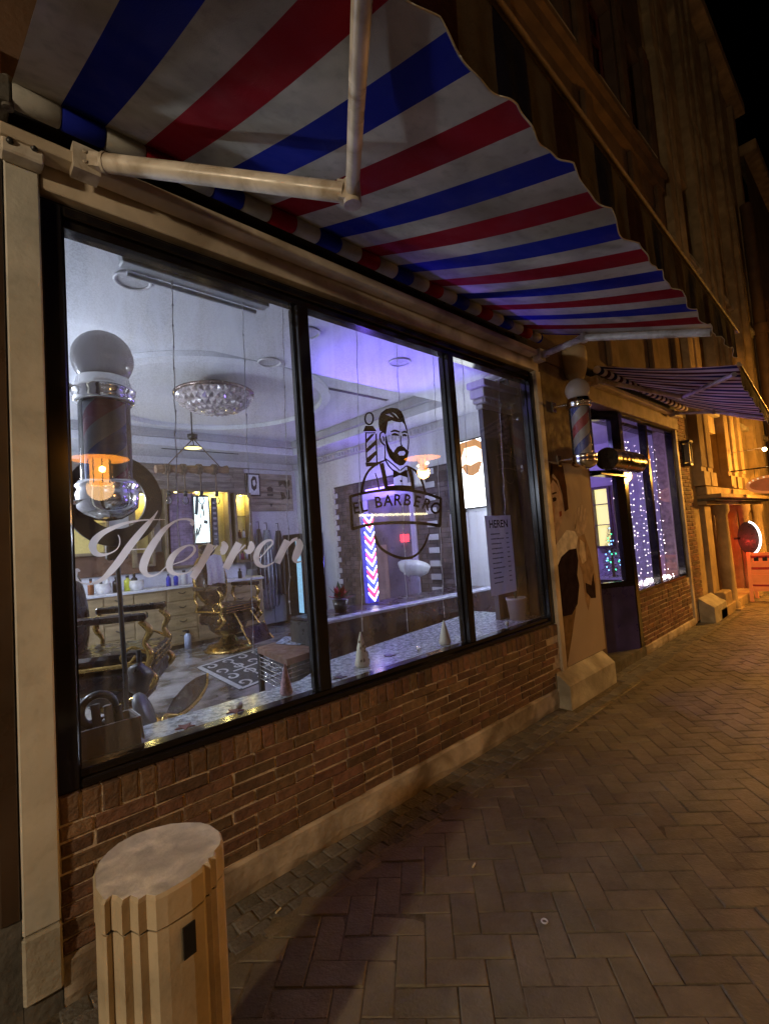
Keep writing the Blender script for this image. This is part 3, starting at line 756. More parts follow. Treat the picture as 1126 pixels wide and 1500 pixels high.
# ------------------------------------------------------------------ outdoor barber pole and cylinder lamp
STR_W = mat('pole_white', (.42, .38, .37), .3, .05, 4, trans=.3); STR_R = mat('pole_red', (.30, .02, .03), .3, .05, 4); STR_B = mat('pole_blue', (.03, .05, .25), .3, .05, 4)
def barber_pole(label, c, R, z0, z1, ball, mats3, turns, cap, glass=True, dark=False, catn='barber pole', bracket=None):
    t = thing('barber_pole', label, catn, (c[0], c[1], z0))
    H = z1 - z0; mb = MB(); N = 48; K = 30; r = R * .78
    for k in range(K):
        za, zb = z0 + H * k / K, z0 + H * (k + 1) / K
        for i in range(N):
            ph = (i / N - turns * (k + .5) / K) % 1.0
            mi = 0 if ph < .25 or .5 <= ph < .75 else (1 if ph < .5 else 2)
            a, b = 2 * PI * i / N, 2 * PI * (i + 1) / N
            sh = 2 * PI * turns / K
            a_, b_ = a + sh * k - sh * k, b
            mb.add([(c[0] + r * math.cos(a), c[1] + r * math.sin(a), za), (c[0] + r * math.cos(b), c[1] + r * math.sin(b), za), (c[0] + r * math.cos(b), c[1] + r * math.sin(b), zb), (c[0] + r * math.cos(a), c[1] + r * math.sin(a), zb)], [(0, 1, 2, 3)], mi, True)
    # sheared helix: move vertices round by their height so the stripe edges are smooth
    mb = MB()
    for k in range(K):
        for i in range(N):
            mi = [0, 1, 0, 2][(i * 4) // N]
            q = []
            for kk, ii in ((k, i), (k, i + 1), (k + 1, i + 1), (k + 1, i)):
                a = 2 * PI * (ii / N + turns * kk / K); q.append((c[0] + r * math.cos(a), c[1] + r * math.sin(a), z0 + H * kk / K))
            mb.add(q, [(0, 1, 2, 3)], mi, True)
    mb.build('striped_cylinder', mats3, t)
    if glass:
        mb = MB(); mb.lathe([(R * .96, z0), (R * .96, z1)], (c[0], c[1], 0), 32); mb.build('glass_tube', CLEAR, t)
    h = cap
    mb = MB(); mb.lathe([(R * .9, 0), (R * 1.08, 0), (R * 1.16, h * .12), (R * 1.1, h * .22), (R * 1.2, h * .32), (R * 1.2, h * .42), (R * 1.04, h * .5), (R * .98, h * .75), (R * .72, h * .95), (R * .5, h), (0, h)], (c[0], c[1], z1), 32); mb.build('top_cap', CHROME, t)
    mb = MB(); mb.lathe([(R * .9, 0), (R * 1.1, 0), (R * 1.18, -h * .15), (R * 1.08, -h * .25), (R * 1.18, -h * .35), (R * 1.12, -h * .8), (R * .9, -h * .98), (R * .5, -h * 1.15), (0, -h * 1.2)], (c[0], c[1], z0), 32); mb.build('bottom_cap', CHROME, t)
    if ball:
        mb = MB(); mb.sphere((c[0], c[1], z1 + h * .62 + ball * .9), ball, seg=24); mb.build('globe', mat('globe_opal', (.62, .60, .60), .15, .05, 3, coat=.5, trans=.6), t)
    if bracket:
        for z in bracket:
            mb = MB(); mb.tube([(c[0], c[1] + R * .9, z), (c[0] - .02, -.035, z)], .012, 8); mb.box(c[0] - .05, c[0] + .01, -.035, -.013, z - .05, z + .05, b=.004); mb.build('bracket', CHROME, t)
    return t
barber_pole('chrome capped barber pole with white ball mounted outside on the pier', (4.20, -.25), .095, 2.14, 2.56, .105, [STR_W, STR_B, STR_R], 1.1, .11, bracket=(2.12, 2.62))
cy = thing('cylinder_light', 'glossy black horizontal tube light above the shop door', 'light', (5.3, -.15, 2.06))
mb = MB(); mb.tube([(4.95, -.15, 2.17), (5.74, -.15, 2.17)], .115, 28); mb.build('tube', mat('gloss_black', (.012, .010, .009), .18, .2, 6, spec=.8), cy)
mb = MB(); mb.tube([(5.741, -.15, 2.17), (5.76, -.15, 2.17)], .112, 28); mb.build('end_cap', mat('bronze_cap', (.10, .06, .04), .3, .2, 6, metal=.6), cy)
mb = MB(); mb.box(4.93, 5.70, -.09, .02, 2.015, 2.045, b=.005); mb.build('mount_rail', FRAME, cy)

# ------------------------------------------------------------------ window lettering and logo (films on the glass)
def Lp(ox, oy, s): return lambda u, v: at(ox + u / s, oy + v / s, Y=.0555)
wl = thing('window_lettering', 'pale script word Herren stuck on the left pane of the big window', 'lettering', (1.0, .056, 1.2))
P3 = Lp(100, 700, 5.63); P4 = Lp(270, 640, 5.362)
H_ = [([(800, 343), (700, 345), (600, 350), (480, 372), (380, 408), (290, 452), (225, 510), (203, 565), (225, 618), (280, 636), (345, 622), (400, 590), (425, 545), (425, 500), (412, 470)], [3, 9, 13, 22, 34, 44, 60, 68, 50, 26, 12, 9, 9, 9, 6]),
      ([(742, 268), (705, 325), (640, 400), (565, 490), (495, 580), (425, 680), (355, 765), (285, 835), (200, 872), (130, 872), (88, 850)], [3, 20, 46, 58, 62, 62, 56, 36, 18, 14, 10]),
      ([(88, 848), (62, 825), (58, 790), (75, 762), (100, 770)], [16, 34, 44, 34, 10]),
      ([(525, 592), (580, 588), (640, 586)], [8, 8, 8]),
      ([(1015, 388), (1030, 368), (1010, 348), (960, 340), (900, 350), (840, 385), (780, 440), (720, 520), (665, 610), (630, 690), (620, 750), (650, 800), (700, 808), (750, 785), (800, 740), (850, 690)], [30, 34, 24, 14, 14, 22, 42, 58, 64, 70, 66, 36, 14, 9, 8, 6])]
E1 = [([(850, 720), (900, 702), (960, 680), (1015, 640), (1045, 595), (1030, 562), (985, 558), (920, 592), (865, 645), (838, 705), (842, 760), (885, 792), (955, 790), (1020, 760), (1060, 720)], [6, 9, 14, 20, 22, 16, 14, 34, 50, 62, 50, 26, 12, 8, 6])]
R1 = [([(30, 1060), (100, 1000), (165, 925), (215, 865)], [6, 9, 10, 8]), ([(212, 842), (180, 910), (140, 985), (95, 1060), (65, 1110)], [54, 58, 58, 58, 50]), ([(150, 1000), (205, 915), (262, 850)], [7, 8, 10]), ([(300, 822), (318, 860), (300, 905), (285, 915)], [20, 60, 50, 10])]
R2 = [([(430, 832), (395, 900), (355, 975), (325, 1035)], [54, 58, 58, 56]), ([(370, 985), (430, 900), (480, 848)], [7, 8, 12]), ([(520, 820), (528, 862), (505, 900), (470, 890)], [20, 56, 44, 10])]
E2 = [([(565, 960), (610, 935), (655, 880), (692, 840), (685, 812), (640, 820), (590, 870), (565, 940), (580, 998), (630, 1018), (690, 992), (745, 955)], [6, 8, 12, 16, 14, 22, 38, 46, 38, 18, 10, 8])]
N1 = [([(808, 812), (775, 885), (740, 960), (728, 992)], [50, 56, 56, 50]), ([(750, 965), (800, 880), (850, 815), (890, 802)], [8, 10, 24, 30]), ([(890, 806), (905, 850), (885, 915), (868, 960), (885, 985), (920, 975)], [34, 60, 62, 44, 14, 8])]
for nm, S_, PL in (('letter', H_, P3), ('letter', E1, P3), ('letter', R1, P4), ('letter', R2, P4), ('letter', E2, P4), ('letter', N1, P4)):
    ribbons(nm, S_, PL, FILMW, wl, off=(0, -.0002, 0))

LOGO = dict(
    pole_cap=[[(165, 205), (215, 205), (243, 243), (150, 243)], [(160, 249), (236, 249), (230, 258), (166, 258)]],
    pole_stripe=[[(168, 330), (168, 300), (205, 262), (228, 262)], [(170, 395), (171, 362), (238, 300), (240, 330)], [(172, 456), (173, 428), (241, 372), (242, 400), (190, 456)]],
    pole_base=[[(164, 458), (245, 455), (252, 478), (170, 486)]],
    hair=[[(262, 238), (254, 195), (257, 150), (272, 115), (305, 90), (345, 80), (385, 86), (412, 106), (428, 138), (438, 178), (452, 228), (460, 285), (450, 250), (432, 195), (416, 178), (400, 182), (375, 178), (345, 168), (320, 176), (314, 205), (308, 250), (302, 268), (288, 250)],
          [(300, 128), (330, 122), (360, 148), (340, 142)][::-1], [(345, 112), (372, 124), (395, 158), (375, 138)][::-1]],
    beard=[[(302, 262), (312, 285), (318, 322), (334, 358), (358, 388), (366, 372), (384, 350), (408, 340), (432, 352), (452, 374), (464, 382), (455, 418), (446, 450), (426, 474), (400, 480), (365, 460), (330, 422), (310, 372), (302, 320)],
           [(388, 395), (400, 380), (430, 378), (440, 392), (430, 408), (398, 410)][::-1]],
    bow_tie=[[(355, 503), (398, 528), (406, 528), (448, 503), (456, 562), (410, 546), (394, 546), (356, 564)]])
LSTR = [([(162, 155), (172, 125), (190, 116), (210, 125), (218, 155), (210, 185), (190, 196), (170, 185)], 9, True),
        ([(168, 258), (170, 360), (174, 470)], [7, 7, 7]), ([(238, 258), (241, 360), (244, 470)], [8, 8, 8]),
        ([(288, 250), (270, 254), (264, 285), (275, 318), (300, 340)], [6, 8, 8, 8, 8]), ([(284, 275), (292, 295), (290, 312)], [5, 6, 5]),
        ([(458, 270), (461, 310), (458, 350), (452, 382)], [6, 6, 6, 6]),
        ([(338, 248), (365, 238), (398, 248)], [5, 12, 8]), ([(414, 252), (435, 246), (452, 252)], [6, 10, 6]), ([(345, 268), (368, 263), (392, 272)], [7, 14, 7]), ([(418, 272), (434, 268), (448, 276)], [6, 12, 6]),
        ([(412, 272), (407, 305), (410, 335), (420, 340)], [4, 4, 6, 6]),
        ([(298, 340), (300, 400), (298, 440)], [6, 6, 6]), ([(300, 432), (325, 480), (362, 520)], [8, 8, 6]), ([(302, 430), (350, 468), (400, 512)], [6, 7, 6]), ([(446, 480), (425, 496), (405, 512)], [6, 6, 6]), ([(446, 480), (458, 500), (446, 525)], [6, 6, 6]),
        ([(300, 442), (250, 464), (195, 505), (158, 570), (138, 665)], [8, 12, 12, 12, 12]), ([(448, 480), (508, 515), (552, 585), (575, 668)], [8, 12, 12, 10]),
        ([(275, 462), (292, 540), (310, 636)], [24, 22, 20]), ([(462, 492), (482, 560), (492, 636)], [20, 18, 18]), ([(303, 632), (400, 626), (502, 634)], [20, 20, 20]),
        ([(232, 530), (248, 580), (258, 640)], [6, 7, 7]), ([(408, 578), (412, 592)], [10, 10])]
def logo(t, PL, ml, off, text=True):
    for nm, lps in LOGO.items():
        for lp in ([lps] if nm in ('hair', 'beard') else [[q] for q in lps]): flat_print(nm, lp, PL, ml, t, off=off)
    ribbons('outline', LSTR, PL, ml, t, off=off)
    ribbons('banner', [([(62, 690), (150, 668), (300, 646), (430, 645), (560, 665), (682, 705)], [14] * 6), ([(60, 685), (68, 800), (75, 918)], [15] * 3), ([(680, 700), (680, 800), (676, 892)], [15] * 3),
                       ([(72, 915), (200, 882), (370, 870), (530, 873), (680, 892)], [16] * 5), ([(228, 960), (262, 1035), (330, 1085), (420, 1115), (500, 1100), (560, 1040), (600, 950)], [12, 14, 14, 14, 12, 10, 8])], PL, ml, t, off=off)
    arc = [(105, 805), (160, 795), (258, 765), (322, 754), (385, 750), (447, 751), (510, 760), (572, 778), (635, 805)]
    for k, ch in enumerate('EL BARBERO'.replace(' ', '')):
        bx, by = arc[k]
        bx2, by2 = arc[min(k + 1, 8)] if k < 8 else (arc[8][0] * 2 - arc[7][0], arc[8][1] * 2 - arc[7][1])
        ang = math.atan2(by2 - by, bx2 - bx) * .9 if k != 1 else -.25
        ca, sa = math.cos(ang), math.sin(ang)
        def place(u, v, bx=bx, by=by, ca=ca, sa=sa):
            x, y = u * 108, -v * 128
            return PL(bx + x * ca - y * sa, by + x * sa + y * ca) + Vector(off)
        text_mesh('letter', ch, .84, place, ml, t, bold=.018)
LG_Y = None
lg = thing('window_logo', 'black logo of a bearded barber, pole and EL BARBERO banner on the middle pane', 'logo', (2.1, .055, 1.1))
logo(lg, lambda u, v: at(500 + u / 4.69, 580 + v / 4.69, Y=.0605), FILMB, (0, .0002, 0))
# price list on the right pane
pl = thing('price_list', 'tall white price sheet headed HEREN taped inside the right pane', 'notice', (3.2, .07, 1.0))
c4 = [at(723, 695, Y=.07), at(763, 705, Y=.07), at(768, 832, Y=.07), at(734, 845, Y=.07)]
zt, zb = 1.655, .985
mb = MB(); mb.box(3.08, 3.44, .068, .0686, 1.02, 1.64); mb.build('sheet', mat('price_paper', (.62, .62, .68), .6, .03, 3, trans=.5), pl)
text_mesh('heading', 'HEREN', .085, lambda u, v: Vector((3.26 + u, .0672, 1.545 + v)), FILMB, pl, .002)
random.seed(5)
for k in range(11):
    z = 1.49 - k * .038; mb = MB(); x = 3.14
    while x < 3.14 + random.uniform(.09, .17): d = random.uniform(.006, .016); mb.box(x, x + d, .0668, .0672, z, z + .009); x += d + .004
    x = 3.35
    for _ in range(3): mb.box(x, x + .009, .0668, .0672, z, z + .009); x += .013
    mb.build('price_line', FILMB, pl)
# ------------------------------------------------------------------ interior shell
FZ = .25
mb = MB(); mb.box(-.6, 4.70, .42, 5.2, FZ - .1, FZ); mb.box(-.6, 3.9, .102, .4199, FZ - .1, FZ); fl = struct(mb, 'shop_floor', FLOOR)
sil = MB(); sil.prism([(.31, .103), (3.9, .103), (3.9, .86), (1.9, .55), (1.5, .31), (.31, .33)], .70, .742); tag(sil.build('window_ledge', GRANITE), 'speckled blue-grey granite ledge inside the big window', 'ledge')
mb = MB(); mb.prism([(.32, .103), (3.9, .103), (3.9, .80), (1.92, .50), (1.5, .28), (.32, .30)], FZ - .1, .699); struct(mb, 'ledge_front', WHITE_P)
mb = MB(); mb.box(-.6, 4.7, 5.2, 5.3, FZ, 3.3); struct(mb, 'back_wall', WHITE_P)
mb = MB(); mb.box(-.7, -.6, .1, 5.2, FZ, 3.3); struct(mb, 'left_wall', WHITE_P)
mb = MB(); mb.box(4.70, 4.80, .461, 5.3, FZ - .1, 3.3); struct(mb, 'right_wall', WHITE_P)
mb = MB(); mb.box(3.92, 4.70, .402, .46, FZ - .1, 3.3); struct(mb, 'return_wall', WHITE_P)
mb = MB(); mb.box(-.6, 4.70, .35, 5.2, 3.16, 3.25); struct(mb, 'ceiling', CEIL)
mb = MB(); mb.box(-.6, 4.70, .12, 1.15, 2.96, 3.159); mb.box(-.6, 4.70, 4.35, 5.2, 2.96, 3.159); mb.box(4.15, 4.70, 1.151, 4.349, 2.96, 3.159)
struct(mb, 'ceiling_soffit', CEIL)
mb = MB(); mb.box(-.6, 4.10, 4.27, 4.349, 3.06, 3.158); mb.box(4.07, 4.149, 1.151, 4.26, 3.06, 3.158); mb.box(-.6, 4.06, 1.151, 1.20, 3.08, 3.158); struct(mb, 'ceiling_cornice', mat('cornice_grey', (.36, .36, .38), .7, .05, 3))
mb = MB(); mb.box(-.6, 4.62, 5.10, 5.199, 2.86, 2.958); mb.box(4.60, 4.699, 1.6, 5.09, 2.86, 2.958)
x = 1.7
while x < 5.0: mb.box(4.575, 4.599, x, x + .03, 2.87, 2.93); x += .07
struct(mb, 'wall_cornice', mat('cornice_white', (.5, .5, .52), .7, .05, 3))
mb = MB(); mb.lathe([(1.25, 0), (1.25, -.045), (1.16, -.06), (1.15, -.01), (0, -.01)], (2.15, 2.75, 3.158), 64, smooth=False); struct(mb, 'ceiling_disc', CEIL)
for x0, x1, y0, y1 in ((.55, 1.45, 1.5, 1.54), (3.0, 3.9, 1.85, 1.9), (2.2, 3.3, 4.5, 4.54)):
    z = 3.157 if y0 < 4 else 2.957
    mb = MB(); mb.box(x0, x1, y0, y1, z - .004, z - .001)
    tag(mb.build('air_slot', BLACK), {.55: 'long dark ceiling slot behind the white globe', 3.0: 'dark ceiling slot above the bearded man logo', 2.2: 'dark slot in the rear ceiling strip'}[x0], 'ceiling vent')
for i, (px, py) in enumerate(((195, 410), (450, 487), (395, 530), (585, 530), (722, 552))):
    p = at(px, py, Z=2.958); p.y = max(.35, min(4.9, p.y)); p.x = min(4.5, p.x)
    z = 2.958 if p.y < 1.15 else 3.157
    if p.y >= 1.15: p = at(px, py, Z=3.157)
    if p.x > 4.05: p.x = 4.0
    r = .085
    cl = thing('ceiling_spot', ['round white ceiling spot nearest the top left of the window', 'round ceiling spot left of the first mullion', 'small round ceiling spot above the crystal lamp', 'round ceiling spot lit purple above the logo', 'round ceiling spot behind the right pane'][i], 'ceiling light', (p.x, p.y, z))
    mb = MB(); mb.torus((p.x, p.y, z - .006), r, .010, n=28, k=6, flat=.7); mb.build('ring', mat('spot_ring', (.55, .55, .58), .4, .05, 3), cl)
    mb = MB(); mb.lathe([(r * .9, -.003), (0, -.003)], (p.x, p.y, z), 24); mb.build('lens', mat('spot_lens', (.5, .5, .53), .3, .05, 3), cl)

# window-head lights: long tubes on the inside of the lintel, aimed into the room
tl = thing('tube_light', 'long white tube light behind the head of the left pane', 'light', (1.1, .2, 2.86))
mb = MB(); mb.box(.62, 1.36, .16, .23, 2.845, 2.90, b=.005); mb.build('housing', GREY, tl)
mb = MB(); mb.tube([(.66, .25, 2.84), (1.32, .25, 2.84)], .013, 10); mb.build('tube', mat('tube_off', (.6, .62, .66), .25), tl)

# added globe lamps, out of view, that fill the room with light
def panel(label, x0, x1, y0, y1, z, power, col=COOL):
    t = thing('ceiling_panel', label, 'ceiling light', ((x0 + x1) / 2, (y0 + y1) / 2, z))
    mb = MB(); mb.box(x0, x1, y0, y1, z, z + .03, b=.004); mb.build('frame', GREY, t)
    lamp('panel_lamp', 'AREA', ((x0 + x1) / 2, (y0 + y1) / 2, z - .004), power, col, x1 - x0 - .04, y1 - y0 - .04, ((x0 + x1) / 2, (y0 + y1) / 2, 0))
for lx, ly, lz, lw, lb in ((-.2, 1.9, 2.3, 88, 'added unseen white globe lamp by the left wall, nearer the street'), (-.2, 4.0, 2.2, 76, 'added unseen white globe lamp by the left wall, nearer the rear'), (4.30, .62, 1.95, 30, 'added unseen white globe lamp hidden behind the black pillar')):
    t = thing('fill_globe_lamp', lb, 'light', (lx, ly, lz))
    mb = MB(); mb.sphere((lx, ly, lz), .07, seg=14); mb.build('globe', emis('globe_glow', (.8, .88, 1), 8), t)
    mb = MB(); mb.tube([(lx, ly, lz + .06), (lx, ly, 3.1)], .008, 6); mb.build('stem', CHROME, t)
    lamp('fill_lamp', 'POINT', (lx, ly, lz - .16), lw, COOL, .08)

# ------------------------------------------------------------------ back counter, niches and shelves
ct_ = thing('back_counter', 'long oak drawer counter with white top along the rear wall', 'counter', (2.4, 4.9, FZ))
mb = MB(); mb.box(.2, 3.62, 4.62, 5.19, FZ + .06, 1.06); mb.build('carcass', OAK, ct_)
mb = MB(); mb.box(.2, 3.60, 4.66, 5.19, FZ, FZ + .059); mb.build('toe_kick', BLACK, ct_)
mb = MB(); mb.box(.2, 3.64, 4.58, 5.19, 1.061, 1.092, b=.004); mb.build('top', LTOP, ct_)
mb = MB(); mb.box(.2, 3.64, 5.165, 5.197, 1.093, 1.30); mb.build('backsplash', LTOP, ct_)
x = 1.15; ww = [.32, .34, .40, .40, .42, .44]
for i, wd in enumerate(ww):
    if i % 2 == 1:
        for k in range(4):
            z = FZ + .08 + k * .19
            mb = MB(); mb.box(x + .008, x + wd - .008, 4.602, 4.6195, z, z + .178, b=.003); dr = mb.build('drawer', OAK, ct_)
            mb = MB(); c = x + wd / 2; mb.tube([(c - .045, 4.60, z + .11), (c - .035, 4.588, z + .10), (c, 4.582, z + .088), (c + .035, 4.588, z + .10), (c + .045, 4.60, z + .11)], .006, 6); mb.build('handle', mat('dark_metal', (.08, .07, .06), .4, metal=.7), dr)
    else:
        mb = MB(); mb.box(x + .008, x + wd - .008, 4.602, 4.6195, FZ + .08, 1.04, b=.003); mb.build('door', OAK, ct_)
    x += wd
mb = MB()
for k in range(4):
    for j in range(3): mb.box(3.624, 3.634, 4.63 + j * .185, 4.80 + j * .185, FZ + .07 + k * .2, FZ + .26 + k * .2)
mb.build('tiled_side', mat('pale_tile', (.55, .52, .36), .4, .06, 4), ct_)
YEL = (1.0, .82, .28)
def niche(label, x0, x1, z0, z1, shelves, power, yb=5.195, yf=5.0, lamps=1):
    t = thing('lit_niche', label, 'shelf unit', ((x0 + x1) / 2, 5.1, z0))
    mb = MB(); mb.box(x0, x1, yb - .012, yb, z0, z1); mb.build('back', mat('niche_yellow', (.62, .52, .20), .6, .08, 4), t)
    mb = MB(); w_ = .035
    mb.box(x0 - w_, x0, yf, yb, z0 - w_, z1 + w_); mb.box(x1, x1 + w_, yf, yb, z0 - w_, z1 + w_); mb.box(x0, x1, yf, yb, z1, z1 + w_); mb.box(x0, x1, yf, yb, z0 - w_, z0)
    mb.build('surround', mat('taupe_wood', (.20, .155, .09), .6, .2, 5), t)
    for k in range(shelves):
        z = z0 + (z1 - z0) * (k + 1) / (shelves + 1)
        mb = MB(); mb.box(x0 + .001, x1 - .001, yf + .02, yb - .013, z, z + .012); mb.build('shelf', CLEAR, t)
    for k in range(lamps):
        xx = x0 + (x1 - x0) * (k + .5) / lamps
        mb = MB(); mb.lathe([(.0, 0), (.022, 0), (.022, -.008), (0, -.008)], (xx, yf + .07, z1 - .001), 12); mb.build('downlight', emis('niche_lamp', YEL, 14), t)
        lamp('niche_lamp', 'POINT', (xx, yf + .07, z1 - .05), power * 4.5, YEL, .02)
    return t
pn = lambda px, py: at(px, py, Y=5.1)
niche('yellow lit shelf niche at the left end of the counter', 1.05, 1.62, 1.62, 2.37, 1, 2.4)
niche('yellow lit niche half hidden behind the black ring lamp', 1.98, 2.18, 1.42, 2.40, 1, 1.2)
niche('tall yellow lit niche framing the brick column and screen', 2.40, 3.32, 1.36, 2.44, 0, 1.3, lamps=3)
niche('yellow lit niche with jars at the right end of the counter', 3.46, 3.68, 1.36, 2.40, 2, 1.3)
mb = MB(); z = 1.34; r = 0
while z < 2.40:
    x = 2.45 + (.04 if r % 2 else 0)
    while x < 2.80: mb.box(x, min(x + .085, 2.84), 5.05, 5.12, z, z + .026); x += .092
    z += .032; r += 1
mb.box(2.452, 2.838, 5.06, 5.13, 1.34, 2.40)
tag(mb.build('brick_column', mat('lilac_brick', (.22, .17, .26), .8, .25, 8, island=.25)), 'lilac painted brick column between the yellow niches', 'column')
tv = thing('wall_screen', 'bright wall screen with a white and grey picture beside the brick column', 'screen', (2.97, 5.03, 1.7))
a, b = at(284, 728, Y=5.02), at(308, 794, Y=5.02)
mb = MB(); mb.box(a.x - .02, b.x + .02, 5.025, 5.06, b.z - .03, a.z + .03, b=.004); mb.build('bezel', BLACK, tv)
mb = MB(); mb.box(a.x, b.x, 5.020, 5.0245, b.z, a.z); mb.build('display', emis('screen_white', (.85, 1.0, .98), 2.2), tv)
PT = lambda u, v: Vector((a.x + (b.x - a.x) * u, 5.0185, b.z + (a.z - b.z) * v))
for poly in ([(0, .62), (.12, 1), (.32, 1), (.3, .8), (.22, .6)], [(.38, .55), (.5, .82), (.62, .84), (.7, .6), (.62, .56), (.56, .74), (.46, .7), (.44, .52)], [(.6, .42), (.9, .40), (.9, .48), (.64, .49)], [(0, .02), (.2, .3), (.1, .34), (0, .2)], [(.15, .1), (.45, .38), (.4, .42), (.12, .2)]):
    flat_print('picture_shape', [poly], PT, emis('screen_dark', (.05, .08, .09), .4), tv)
mb = MB(); mb.box(3.02 + .05, 3.16, 5.045, 5.07, 1.62, 2.36); sg = mb.build('side_strip', BLACK, tv)
for k in range(8):
    mb = MB(); z = 1.70 + k * .08; mb.box(3.09, 3.14, 5.042, 5.0445, z, z + .035); mb.build('strip_mark', mat('strip_grey', (.3, .3, .32), .5), sg)
# dark mirror/panel zones behind the counter and bottles
mb = MB(); mb.box(.9, 2.38, 5.12, 5.198, 1.305, 1.58); tag(mb.build('bronze_panel', mat('bronze_panel', (.14, .08, .05), .35, .4, 4)), 'brown reflective panel low behind the counter bottles', 'panel')
mb = MB(); mb.box(-.59, 3.70, 5.17, 5.199, 2.45, 2.86); uw = mb.build('plank_backing', PLANK); tag(uw, 'grey weathered plank cladding strip above the niches', 'cladding')
for k in range(5):
    x = -.5 + .2 * (k % 2)
    while x < 3.7:
        L = random.uniform(.5, .9); x2 = min(x + L, 3.70)
        if x2 - x > .1: mb = MB(); mb.cbox(x, x2 - .006, 5.155, 5.1695, 2.452 + k * .081, 2.452 + k * .081 + .076, .003); mb.build('plank', PLANK, uw)
        x = x2
# plank board with pictures above the cupboard
bd = thing('plank_board', 'weathered plank board with dark emblems hung above the cupboard', 'board', (4.1, 5.17, 2.1))
for k in range(6):
    mb = MB(); mb.cbox(3.72, 4.60, 5.15, 5.19, 2.15 + k * .107, 2.15 + k * .107 + .102, .004); mb.build('plank', PLANK, bd)
PB = lambda u, v: Vector((3.72 + .88 * u, 5.147, 2.15 + .64 * v))
for poly in ([(.42, .62), (.50, .66), (.56, .60), (.55, .52), (.44, .52)], [(.42, .46), (.56, .46), (.55, .40), (.43, .40)], [(.46, .20), (.54, .20), (.50, .10)], [(.68, .80), (.94, .86), (.95, .72), (.86, .60), (.78, .74), (.70, .66)], [(.72, .52), (.80, .50), (.84, .36), (.74, .30)], [(.84, .56), (.92, .58), (.94, .34), (.86, .30)]):
    flat_print('emblem', [poly], PB, BLACK, bd)
fp_ = thing('framed_picture', 'white framed portrait print on the planks left of the board', 'picture', (3.6, 5.14, 2.25))
a, b = at(361, 693, Y=5.13), at(382, 727, Y=5.13)
mb = MB(); mb.box(a.x, b.x, 5.125, 5.145, b.z, a.z); mb.build('frame', BLACK, fp_)
mb = MB(); mb.box(a.x + .025, b.x - .025, 5.121, 5.1245, b.z + .025, a.z - .025); mb.build('print', LTOP, fp_)
PF = lambda u, v: Vector((a.x + (b.x - a.x) * u, 5.119, b.z + (a.z - b.z) * v))
flat_print('portrait', [[(.3, .35), (.28, .7), (.45, .88), (.68, .85), (.75, .6), (.68, .34), (.5, .22)], [(.42, .5), (.42, .68), (.6, .72), (.64, .52), (.52, .42)][::-1]], PF, BLACK, fp_)
# bottles and jars on the counter
def bottle(label, x, y, z, r, h, m_, cat='bottle', group='bottles on the back counter', cap=None):
    t = thing('bottle', label, cat, (x, y, z), group)
    mb = MB(); mb.lathe([(0, 0), (r, 0), (r, h * .62), (r * .9, h * .7), (r * .4, h * .78), (r * .4, h * .86), (0, h * .86)], (x, y, z), 14); mb.build('body', m_, t)
    mb = MB(); mb.lathe([(0, h * .861), (r * .46, h * .861), (r * .46, h), (0, h)], (x, y, z), 10); mb.build('cap', cap or BLACK, t)
bm_ = {'blue': mat('bottle_blue', (.02, .04, .45), .2), 'yel': mat('bottle_yellow', (.55, .58, .06), .3), 'blk': BLACK, 'wht': mat('bottle_white', (.6, .6, .62), .3), 'amb': mat('bottle_amber', (.25, .09, .03), .2), 'pnk': mat('bottle_pink', (.5, .12, .2), .3)}
for px, k, r, h, lb in ((133, 'amb', .035, .2, 'amber bottle at the far left end of the counter'), (148, 'blk', .04, .17, 'squat black bottle second from the left on the counter'), (157, 'wht', .03, .24, 'slim white pump bottle left of the ring lamp pole'), (171, 'blk', .05, .2, 'broad black bottle right of the ring lamp pole'),
                        (187, 'yel', .045, .2, 'bright yellow bottle on the counter'), (197, 'blk', .04, .22, 'black bottle right of the yellow bottle'), (247, 'blue', .032, .17, 'left of the two small royal blue bottles'), (258, 'blue', .032, .17, 'right of the two small royal blue bottles'),
                        (270, 'wht', .05, .2, 'white bottle between the blue bottles and the chair'), (352, 'blk', .03, .15, 'small black bottle right of the gold barber chair')):
    p = at(px, 850, Y=4.85); bottle(lb, p.x, 4.85, 1.093, r, h, bm_[k])
for k, (x, z, kk) in enumerate(((3.50, 1.37, 'wht'), (3.56, 1.37, 'pnk'), (3.63, 1.37, 'wht'), (3.53, 1.72, 'amb'), (3.60, 1.72, 'wht'))):
    bottle(['white jar at left on the niche floor', 'pink jar in the middle of the niche floor', 'white jar at right on the niche floor', 'amber jar on the middle niche shelf', 'white jar on the middle niche shelf'][k], x, 5.09, z, .024, .13, bm_[kk], 'jar', 'jars in the right niche')
# white round items on the worktop edge
for px, lb in ((153, 'white curved basin at the left on the worktop'), (202, 'white curved basin in the middle of the worktop')):
    p = at(px, 868, Y=4.75); mb = MB(); mb.lathe([(0, 0), (.07, 0), (.09, .05), (.085, .13), (.075, .13), (.07, .03), (0, .03)], (p.x, 4.78, 1.093), 20); tag(mb.build('basin', bm_['wht']), lb, 'basin')
